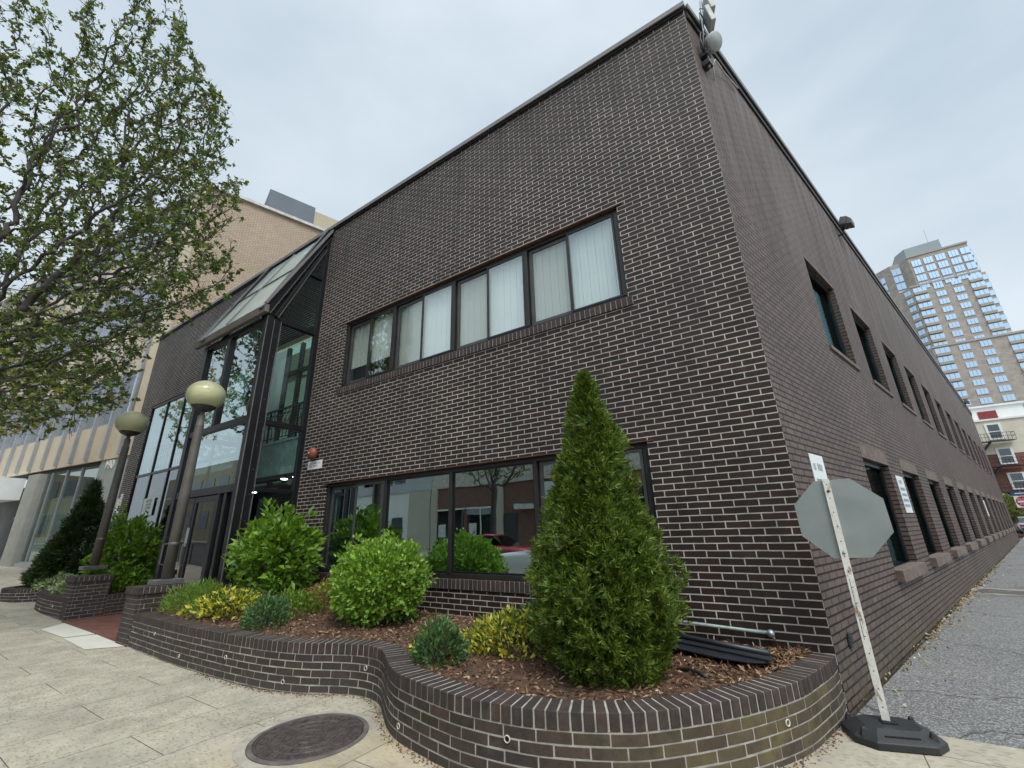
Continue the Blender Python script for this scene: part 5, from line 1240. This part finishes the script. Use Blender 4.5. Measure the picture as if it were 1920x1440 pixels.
o = XF @ Vector((1.92,-.052,4.12)); text('190', .46, M['winwhite'], o, -TD, (0,0,1), .02, gw, 'house_number', sx=.92)
# roof plant box behind
pc = LO+SD*2.1
m = MB(); XP = Matrix(((SD.x,-SN.x,0,pc.x),(SD.y,-SN.y,0,pc.y),(0,0,1,0),(0,0,0,1))); m.xf = XP
m.box(.25, 2.35, .35, 6, HT-.1, 17.55); m.build('roof_plant', M['greyblue'], lb)
m = MB(); m.xf = XP; m.box(2.35, 9, .36, 6, HT-.1, 17.35); m.build('penthouse', M['beigepent'], lb)

# ------------------------------------------------------------------ tower far right
tw = thing('apartment_tower', 'tall brown brick apartment tower with bay windows rising behind the roof', 'tower', (53, 190, 0))
YF = 179.5; tb = MB()
def chamfer(x0, x1, c, y, yb): return [(x0-c*1.0, yb), (x0-c*1.0, y+c*.9), (x0, y), (x1, y), (x1+.6, y+1.2), (x1+.6, yb)]
z_up = 88.4
tb.prism([(37.5,200),(37.5,186.5),(41.6,182.6),(44.4,182.2),(46.2,YF),(61.2,YF),(61.2,200)], 77.2, z_up)
tb.prism([(61.2,182.0),(62.4,182.0),(62.4,200),(61.2,200)], 74.0, 86.6)
tb.prism([(36.5,200),(36.5,185.5),(42.6,181.4),(44.2,YF),(61.4,YF),(61.4,200)], 54.2, 77.15)
tb.prism([(61.4,181.0),(63.0,181.0),(63.0,200),(61.4,200)], 54.2, 77.1)
tb.prism([(36.0,200),(36.0,184.5),(42.0,180.0),(43.6,YF-1.6),(64.6,YF-1.6),(64.6,200)], -1, 54.15)
tb.prism([(64.6,181.0),(66.5,181.0),(66.5,200),(64.6,200)], -1, 54.1)
tb.build('wall', M['towerbrick'], tw)
m = MB(); m.prism([(44.8,199),(44.8,186),(46.8,182.2),(56.0,181.6),(56.2,199)], z_up, 93.2); m.prism([(45.6,198),(45.6,187),(47.5,183.4),(55.0,183.0),(55.2,198)], 93.2, 93.6); m.build('penthouse', M['towergrey'], tw)
m = MB(); m.tube([(54.0,184,93.5),(54.0,184,99.5)], .06, 5); m.build('mast', M['greygear'], tw)
for z, x0, x1, y in ((77.16, 44.0, 61.6, YF-.25), (54.16, 43.4, 64.8, YF-1.85), (z_up, 45.9, 61.4, YF-.25)): m = MB(); m.box(x0, x1, y, y+.8, z-.25, z+.35); m.build('cornice', M['towertrim'], tw)
cnt = [0]; rest = MB()
def twin(o, d, n, w_, h, npan, rest_ok=True):
    """one window: bright panes with thin bars, set slightly proud in a box bay"""
    o = Vector(o); d = Vector(d); n = Vector(n); Z = Vector((0,0,1)); tgt = MB() if cnt[0] < 98 else rest; cnt[0] += 1
    def bx(a, b, z0, z1, d0, d1, mi):
        tgt.cur = mi; q = [o+d*a+Z*z0, o+d*b+Z*z0, o+d*b+Z*z1, o+d*a+Z*z1]; tgt.add([p+n*d0 for p in q]+[p+n*d1 for p in q], [(4,5,6,7),(0,1,5,4),(1,2,6,5),(2,3,7,6),(3,0,4,7)])
    h += .42; o = o-Z*.2-d*.2; w_ += .45
    bx(0, w_, 0, h, -.1, .10, 1)
    for i in range(npan): bx(w_*i/npan+.07, w_*(i+1)/npan-.07, .09, h-.09, .10, .13, 0)
    if tgt is not rest: tgt.build('window', [M['gl_tower'], plain_tw], tw, uv=False)
plain_tw = plain('tower_window_frame', (.42, .44, .46), .5, 0, .05, 1)
FH = 2.93; d0 = (1,0,0); n0 = (0,-1,0)
def bay_(x0, x1, y, z, h):
    m = MB(); m.box(x0, x1, y-.75, y+.05, z-.95, z-.04); return m
class Bays:
    def box(s, *a): m = MB(); m.box(*a); m.build('bay_base', M['towertrim'], tw, uv=False)
    def prism(s, *a): m = MB(); m.prism(*a); m.build('bay_base', M['towertrim'], tw, uv=False)
bays = Bays()
for k in range(4):
    z = 86.3-1.75-k*FH+.3
    for x in (46.9, 50.0, 53.1, 56.3): twin((x, YF-.02, z-.3), d0, n0, 2.0, 1.95, 3)
    twin((59.2, YF-.02, z-.3), d0, n0, 1.8, 1.95, 2); twin((61.5, 181.98, z-.5), d0, n0, .8, 1.7, 1)
    dd = Vector((2.8,-.4,0)).normalized(); nn = Vector((-.14,-1,0)).normalized()
    twin((41.9, 182.5, z-.5), dd, nn, 2.0, 2.1, 2)
    dd = Vector((4.1,-3.9,0)).normalized(); nn = Vector((-.69,-.72,0)); twin(Vector((37.9,186.1,z-1.5)), dd, nn, 2.4, 1.9, 2)
for k in range(8):
    z = 76.2-1.7-k*FH+.2
    bays.box(44.6, 47.9, YF-.8, YF, z-.9, z-.05); bays.box(58.3, 61.3, YF-.5, YF, z-.9, z-.05)
    twin((44.8, YF-.05, z), d0, n0, 3.0, 1.55, 3); twin((50.0, YF-.02, z), d0, n0, 2.0, 1.5, 3); twin((54.3, YF-.02, z), d0, n0, 2.0, 1.5, 3); twin((58.4, YF-.03, z), d0, n0, 2.8, 1.5, 3)
    twin((61.6, 180.97, z-.2), d0, n0, 1.2, 1.5, 1)
    dd = Vector((1.6,-1.9,0)).normalized(); nn = Vector((-.765,-.644,0)); bays.prism([(42.4,181.2),(43.0,180.2),(44.3,179.2),(44.3,180)], z-1.0, z-.1); twin(Vector((42.75,181.1,z-.1)), dd, nn, 1.7, 1.5, 2)
    dd = Vector((6.1,-4.1,0)).normalized(); nn = Vector((-.56,-.83,0)); twin(Vector((37.3,184.9,z-1.5)), dd, nn, 2.4, 1.6, 2)
for k in range(13):
    z = 53.2-1.7-k*FH+.2; y = YF-1.6
    bays.box(44.0, 47.4, y-.8, y, z-.9, z-.05); bays.box(60.5, 64.5, y-.5, y, z-.9, z-.05)
    twin((44.2, y-.05, z), d0, n0, 3.1, 1.6, 3); twin((49.8, y-.02, z), d0, n0, 2.1, 1.5, 3); twin((54.6, y-.02, z), d0, n0, 2.1, 1.5, 3); twin((60.7, y-.03, z), d0, n0, 3.4, 1.5, 3); twin((64.9, 180.97, z-.2), d0, n0, 1.3, 1.5, 1)
    dd = Vector((1.6,-1.6,0)).normalized(); nn = Vector((-.7,-.7,0)); twin(Vector((42.1,179.8,z-.2)), dd, nn, 1.7, 1.5, 2)
o = rest.build('window', [M['gl_tower'], plain_tw], tw, uv=False); o['kind'] = 'stuff'

# ------------------------------------------------------------------ red brick apartments behind the alley
ap = thing('apartment_house', 'red brick apartment house with cream top storey and fire escapes past the alley', 'building', (24, 72, 0)); YA = 67.0
K = YA/52.9; zz_ = lambda z: (z-1.455)*1.255+1.455
m = MB(); m.quad((12,YA,-.5),(40,YA,-.5),(40,YA,8.35),(12,YA,8.35)); m.quad((12,YA+14,-.5),(12,YA,-.5),(12,YA,8.35),(12,YA+14,8.35)); m.build('wall', M['redbrick'], ap)
m = MB(); m.box(12, 40, YA-.02, YA+14, 8.35, 12.25); m.build('wall', M['cream'], ap)
m = MB(); m.box(11.9, 40, YA-.15, YA+.4, 12.22, 12.42); m.build('coping', M['winwhite'], ap)
m = MB(); m.box(18.1, 23.2, YA+1.5, YA+6, 12.2, 14.1); m.box(17.9, 23.4, YA+1.3, YA+6.2, 14.1, 14.3); ph_ = m.build('penthouse', M['stucco'], ap)
m = MB(); m.box(19.3, 20.9, YA+1.44, YA+1.49, 12.5, 13.6); m.build('door', M['reddoor'], ph_)
for fz, xs in ((10.0, (19.05, 23.6, 28)), (7.15, (19.2, 23.8, 28)), (4.35, (19.35, 24.0, 28)), (1.55, (19.35, 24, 28))):
    for x in xs:
        f = MB(); f.box(x, x+1.35, YA-.10, YA+.0, fz, fz+.14); f.box(x, x+1.35, YA-.10, YA, fz+1.72, fz+1.86); f.box(x, x+.2, YA-.10, YA, fz+.14, fz+1.72); f.box(x+1.15, x+1.35, YA-.10, YA, fz+.14, fz+1.72); f.box(x+.2, x+1.15, YA-.08, YA, fz+.88, fz+.96)
        w_ = f.build('window', M['winwhite'], ap); p = MB(); p.box(x+.2, x+1.15, YA-.05, YA-.04, fz+.14, fz+1.72); p.build('pane', M['dkglass'], w_)
for fz in (9.75, 6.9, 4.1):
    m = MB(); m.box(15.5, 20.9, YA-1.15, YA-.12, fz-.06, fz)
    for a in np.arange(15.5, 20.95, .3): m.bar((a,YA-1.14,fz),(a,YA-1.14,fz+.85), .03)
    for hz in (.45, .85): m.bar((15.5,YA-1.14,fz+hz),(20.9,YA-1.14,fz+hz), .035); m.bar((20.9,YA-1.14,fz+hz),(20.9,YA-.12,fz+hz), .035)
    for sx__ in (0, .5): m.bar((18.9,YA-.5-sx__,fz-.05),(16.6,YA-.5-sx__,fz-2.8), .06, .16)
    m.build('fire_escape', M['black'], ap)
# do not enter sign
ds = thing('do_not_enter_sign', 'white square sign with red disc and blue plate above at the end of the alley', 'sign', (16.6, 51.5, 0))
sxp = Vector((.96,-.28,0)).normalized(); snn = Vector((-.28,-.96,0)).normalized()
c_ = Vector((15.05, 49.0, 2.55)); c0 = Vector(CAM); c_ = c0+(Vector((15.95,52.9,2.74))-c0)*.93; m = MB(); m.tube([(c_.x,c_.y,0),(c_.x,c_.y,3.5)], .035, 8); ds.location = (c_.x, c_.y, 0); m.build('post', M['galv'], ds)
m = MB(); Z = Vector((0,0,1))
def plate(m, cc, w_, h, off): q = [cc-sxp*w_-Z*h, cc+sxp*w_-Z*h, cc+sxp*w_+Z*h, cc-sxp*w_+Z*h]; m.add([p+snn*(off-.004) for p in q]+[p+snn*off for p in q], [(3,2,1,0),(4,5,6,7),(0,1,5,4),(1,2,6,5),(2,3,7,6),(3,0,4,7)])
plate(m, c_, .46, .46, .05); sp = m.build('plate', M['white'], ds)
m = MB(); q = [c_+snn*.053+sxp*.42*math.cos(k*math.pi/16)+Z*.42*math.sin(k*math.pi/16) for k in range(32)]; m.add(q, [tuple(range(32))]); m.build('disc', M['stopred'], sp)
m = MB(); plate(m, c_, .33, .07, .058); m.build('bar', M['white'], sp)
text('DO NOT', .16, M['white'], c_+snn*.056+Z*.2, sxp, Z, .001, sp); text('ENTER', .16, M['white'], c_+snn*.056-Z*.2, sxp, Z, .001, sp)
m = MB(); plate(m, c_+Z*.66, .55, .14, .05); sp2 = m.build('street_plate', M['bluesign'], ds); m = MB(); plate(m, c_+Z*.66, .33, .035, .056); m.build('print', M['white'], sp2)
ball('far_shrub', 'yellow green shrub at the end of the alley below the fire escape', (17.6,64.2,2.3), 1.8, 1.2, 1.5, 1800, .28, .2, M['f_far'], .5, .2, bottom=-1.2)

# ------------------------------------------------------------------ cars
def car(label, loc, rot, paint, group=None, suv=False):
    r = thing('parked_car', label, 'car', (0,0,0), group)
    H = .22 if suv else 0; L_ = 4.6
    st = [(-2.3,.72,.42,.80),( -2.22,.82,.30,.92),(-1.5,.88,.22,.98),(-.6,.90,.20,.96),(.6,.90,.20,.94),(1.3,.88,.22,.90),(2.0,.82,.26,.80),(2.26,.70,.34,.66)]
    m = MB(); m.smooth = True; rows = []
    for x, hw, zb, zt in st:
        zt += H*.6; rows.append([(x,-hw*.9,zb),(x,-hw,zb+.18),(x,-hw*.99,zt-.14),(x,-hw*.86,zt),(x,hw*.86,zt),(x,hw*.99,zt-.14),(x,hw,zb+.18),(x,hw*.9,zb)])
    vs_ = [p for q in rows for p in q]; fs = [(i*8+k, (i+1)*8+k, (i+1)*8+(k+1)%8, i*8+(k+1)%8) for i in range(len(st)-1) for k in range(8)]
    fs += [tuple(range(8)), tuple(range(len(st)*8-1, len(st)*8-9, -1))]; m.add(vs_, fs)
    roof = [(-1.25 if not suv else -1.9,.62,1.42+H),(.15,.64,1.44+H)]
    g = [(-1.95 if not suv else -2.15,.74,.96+H*.6),(-1.25 if not suv else -1.85,.62,1.40+H),(-.5,.64,1.46+H),(.2,.63,1.42+H),(1.1,.76,.92+H*.6)]
    m.add([(x,s*hw*.99,z-.02) for x, hw, z in g[1:4] for s in (-1,1)]+[(x,s*hw*.93,z+.02) for x, hw, z in g[1:4] for s in (-1,1)], [(6,8,9,7),(8,10,11,9),(0,2,8,6),(2,4,10,8),(1,7,9,3),(3,9,11,5),(0,6,7,1),(4,5,11,10)])
    b = m.build('body', paint, r, uv=False)
    m = MB(); P_ = lambda i, s, k=1.0: (g[i][0], s*g[i][1]*k, g[i][2]-.01)
    m.add([P_(0,-1),P_(0,1),P_(1,1),P_(1,-1),P_(4,-1),P_(4,1),P_(3,1),P_(3,-1)], [(0,3,2,1),(4,5,6,7)])
    for s in (-1,1):
        q = [P_(0,s),P_(1,s),P_(2,s),P_(3,s),P_(4,s),(0,s*.86,.93+H*.6)]; m.add(q, [(0,1,2,3,4,5) if s < 0 else (5,4,3,2,1,0)])
    m.build('windows', M['carglass'], r, uv=False)
    for x in (-1.4, 1.42):
        for s in (-1, 1):
            m = MB(); m.smooth = True; m.xf = Matrix.Translation((x, s*.80, .33)) @ Matrix.Rotation(R(90),4,'X'); m.lathe([(.19,-.10),(.31,-.10),(.33,-.07),(.33,.07),(.31,.10),(.19,.10)], 24); wl = m.build('wheel', M['tyre'], r, uv=False)
            m = MB(); m.xf = Matrix.Translation((x, s*.80, .33)) @ Matrix.Rotation(R(90),4,'X'); m.lathe([(0,-.085),(.06,-.09),(.19,-.07),(.19,.07),(.06,.09),(0,.085)], 16); m.build('rim', M['rim'], wl, uv=False)
    for s in (-1, 1):
        m = MB(); m.box(-2.325,-2.2, min(s*.48,s*.80), max(s*.48,s*.80), .66+H*.5, .80+H*.5); m.build('tail_light', M['redlamp'], r, .02, uv=False)
        m = MB(); m.box(2.1,2.25, min(s*.42,s*.72), max(s*.42,s*.72), .56+H*.5, .67+H*.5); m.build('headlight', M['clearlamp'], r, .02, uv=False)
    m = MB(); m.box(-2.335,-2.27,-.75,.75,.36,.52); m.box(2.2,2.30,-.72,.72,.32,.46); m.build('bumper', M['bkplastic'], r, .02, uv=False)
    r.location = loc; r.rotation_euler = (0, 0, rot); return r
car('silver grey sedan parked at the end of the alley', (16.45, 55.5, 0), R(80), paintm('silver_paint', (.36, .37, .37)))
car('white car parked at the curb, seen reflected in the ground floor windows', (-6.6, -7.2, gz(-6.6)-.15), R(180), paintm('white_paint', (.72, .72, .72)), None, True)
car('red car parked across the road, seen reflected in the windows', (-13.0, -13.0, gz(-13)-.15), 0, paintm('red_paint', (.30, .02, .03)))
car('black car parked at the left curb, seen reflected in the entrance doors', (-15.6, -7.2, gz(-15.6)-.15), R(180), paintm('black_paint', (.012, .012, .014)))

# ------------------------------------------------------------------ buildings across the street (reflected in the glass)
ob = thing('stucco_shop', 'pale stucco building with arched door across the road', 'building', (-28, -20, .3))
m = MB(); m.box(-38, -22.2, -30, -18, -.5, 7.2); m.build('wall', M['stucco'], ob)
m = MB(); m.box(-38.1, -22.1, -30, -17.9, 4.4, 4.6); m.box(-38.1, -22.1, -30, -17.85, 7.0, 7.35); m.build('cornice', M['greyst'], ob)
m = MB(); m.box(-38, -22.2, -18, -17.97, 4.6, 7.0); m.build('upper_wall', M['greyst'], ob)
M['dkdoor'] = plain('dark_doorway', (.05, .06, .065), .5); M['poster'] = plain('shop_poster', (.6, .66, .62), .7, 0, .3, 3); M['shopstone'] = plain('shop_stone', (.52, .48, .40), .8, 0, .1, 1)
for x in (-34.5, -28.6):
    m = MB(); m.add([(x+1.0*c, -17.96, z) for c, z in [(-1,.5),(1,.5),(1,2.7),(.8,3.3),(.4,3.7),(0,3.8),(-.4,3.7),(-.8,3.3),(-1,2.7)]], [tuple(range(8,-1,-1))]); m.build('arched_window', M['dkdoor'], ob)
m = MB(); m.box(-26.2, -25.1, -17.98, -17.94, .2, 2.6); m.build('door', M['dkdoor'], ob)
m = MB(); m.box(-24.4, -22.25, -18, -17.90, .0, 4.38); m.build('pilaster', M['shopstone'], ob)
for x in (-36, -32.5, -29, -25.5):
    m = MB(); m.box(x-.6, x+.6, -17.97, -17.94, 5.1, 6.6); m.build('window', M['dkglass'], ob)
ob2 = thing('brick_shop', 'red brown brick shop building with white sign board across the road', 'building', (-14, -20, .1))
m = MB(); m.box(-22.1, -4, -30, -18, -.5, 7.9); m.build('wall', plain('reflected_brick', (.20, .11, .085), .9, 0, .15, 3), ob2)
m = MB(); m.box(-22.1, -4, -18, -17.9, 4.4, 7.9); m.build('upper_wall', plain('reflected_render', (.55, .52, .45), .9), ob2)
m = MB(); m.box(-13.5, -7.5, -17.88, -17.8, 3.2, 4.2); m.build('sign_board', M['white'], ob2)
for x0, x1 in ((-21.6,-19.2),(-18.9,-16.6),(-13.2,-10.9),(-10.6,-8.2),(-7.9,-5.2)):
    m = MB(); m.box(x0, x1, -17.98, -17.95, .7, 2.9); w_ = m.build('shop_window', M['dkglass'], ob2)
    m = MB(); m.box(x0-.08, x1+.08, -18, -17.92, 2.9, 3.0); m.box(x0-.08, x1+.08, -18, -17.92, .6, .7); m.box((x0+x1)/2-.04, (x0+x1)/2+.04, -17.95, -17.92, .7, 2.9); m.build('frame', M['winwhite'], w_)
    m = MB(); m.box(x0+.2, x0+.8, -17.945, -17.935, 1.2, 2.0); m.build('poster', M['poster'], w_)
m = MB(); m.box(-16.3, -15.0, -17.98, -17.94, .1, 2.5); m.build('door', M['dkdoor'], ob2)
for x in (-22.1, -16.5, -13.6, -4.6):
    m = MB(); m.box(x, x+.55, -18, -17.85, 0, 4.4); m.build('pilaster', M['shopstone'], ob2)
m = MB(); m.box(-14.8, -13.7, -18, -17.4, 2.7, 3.0); m.build('canopy', M['poster'], ob2)
ob3 = thing('render_building', 'plain grey rendered building across the road opposite the alley', 'building', (10, -22, 0))
m = MB(); m.box(-3.9, 30, -30, -18, -.5, 6.5); m.build('wall', M['greyst'], ob3)
m = MB()
for x in (-2, 3, 8, 13): m.box(x, x+2.4, -18, -17.95, 1.0, 2.8); m.box(x, x+2.4, -18, -17.95, 4.0, 5.6)
m.build('window', M['dkglass'], ob3)
ob4 = thing('far_office', 'plain office block across the road at the far left', 'building', (-50, -22, 1))
m = MB(); m.box(-70, -38.1, -32, -18, -.5, 9.0); m.build('wall', M['beigepent'], ob4)
m = MB()
for x in np.arange(-68, -39, 3): m.box(x, x+2, -18, -17.95, 2.5, 4.2); m.box(x, x+2, -18, -17.95, 5.8, 7.5)
m.build('window', M['dkglass'], ob4)
lp = thing('cobra_street_light', 'tall grey curved arm street light across the road, seen reflected in the glass', 'street light', (-24.5,-14.8,gz(-24.5)))
m = MB(); m.smooth = True; m.tube([(-24.5,-14.8,gz(-24.5)-.1),(-24.5,-14.8,8.2),(-24.5,-14.5,8.8),(-24.5,-13.4,9.1),(-24.5,-12.4,9.1)], [.10,.07,.05,.045,.04], 10); m.build('pole', M['galv'], lp)
m = MB(); m.box(-24.66,-24.34,-12.5,-11.8,9.02,9.18); m.build('lamp_head', M['greygear'], lp, .03)
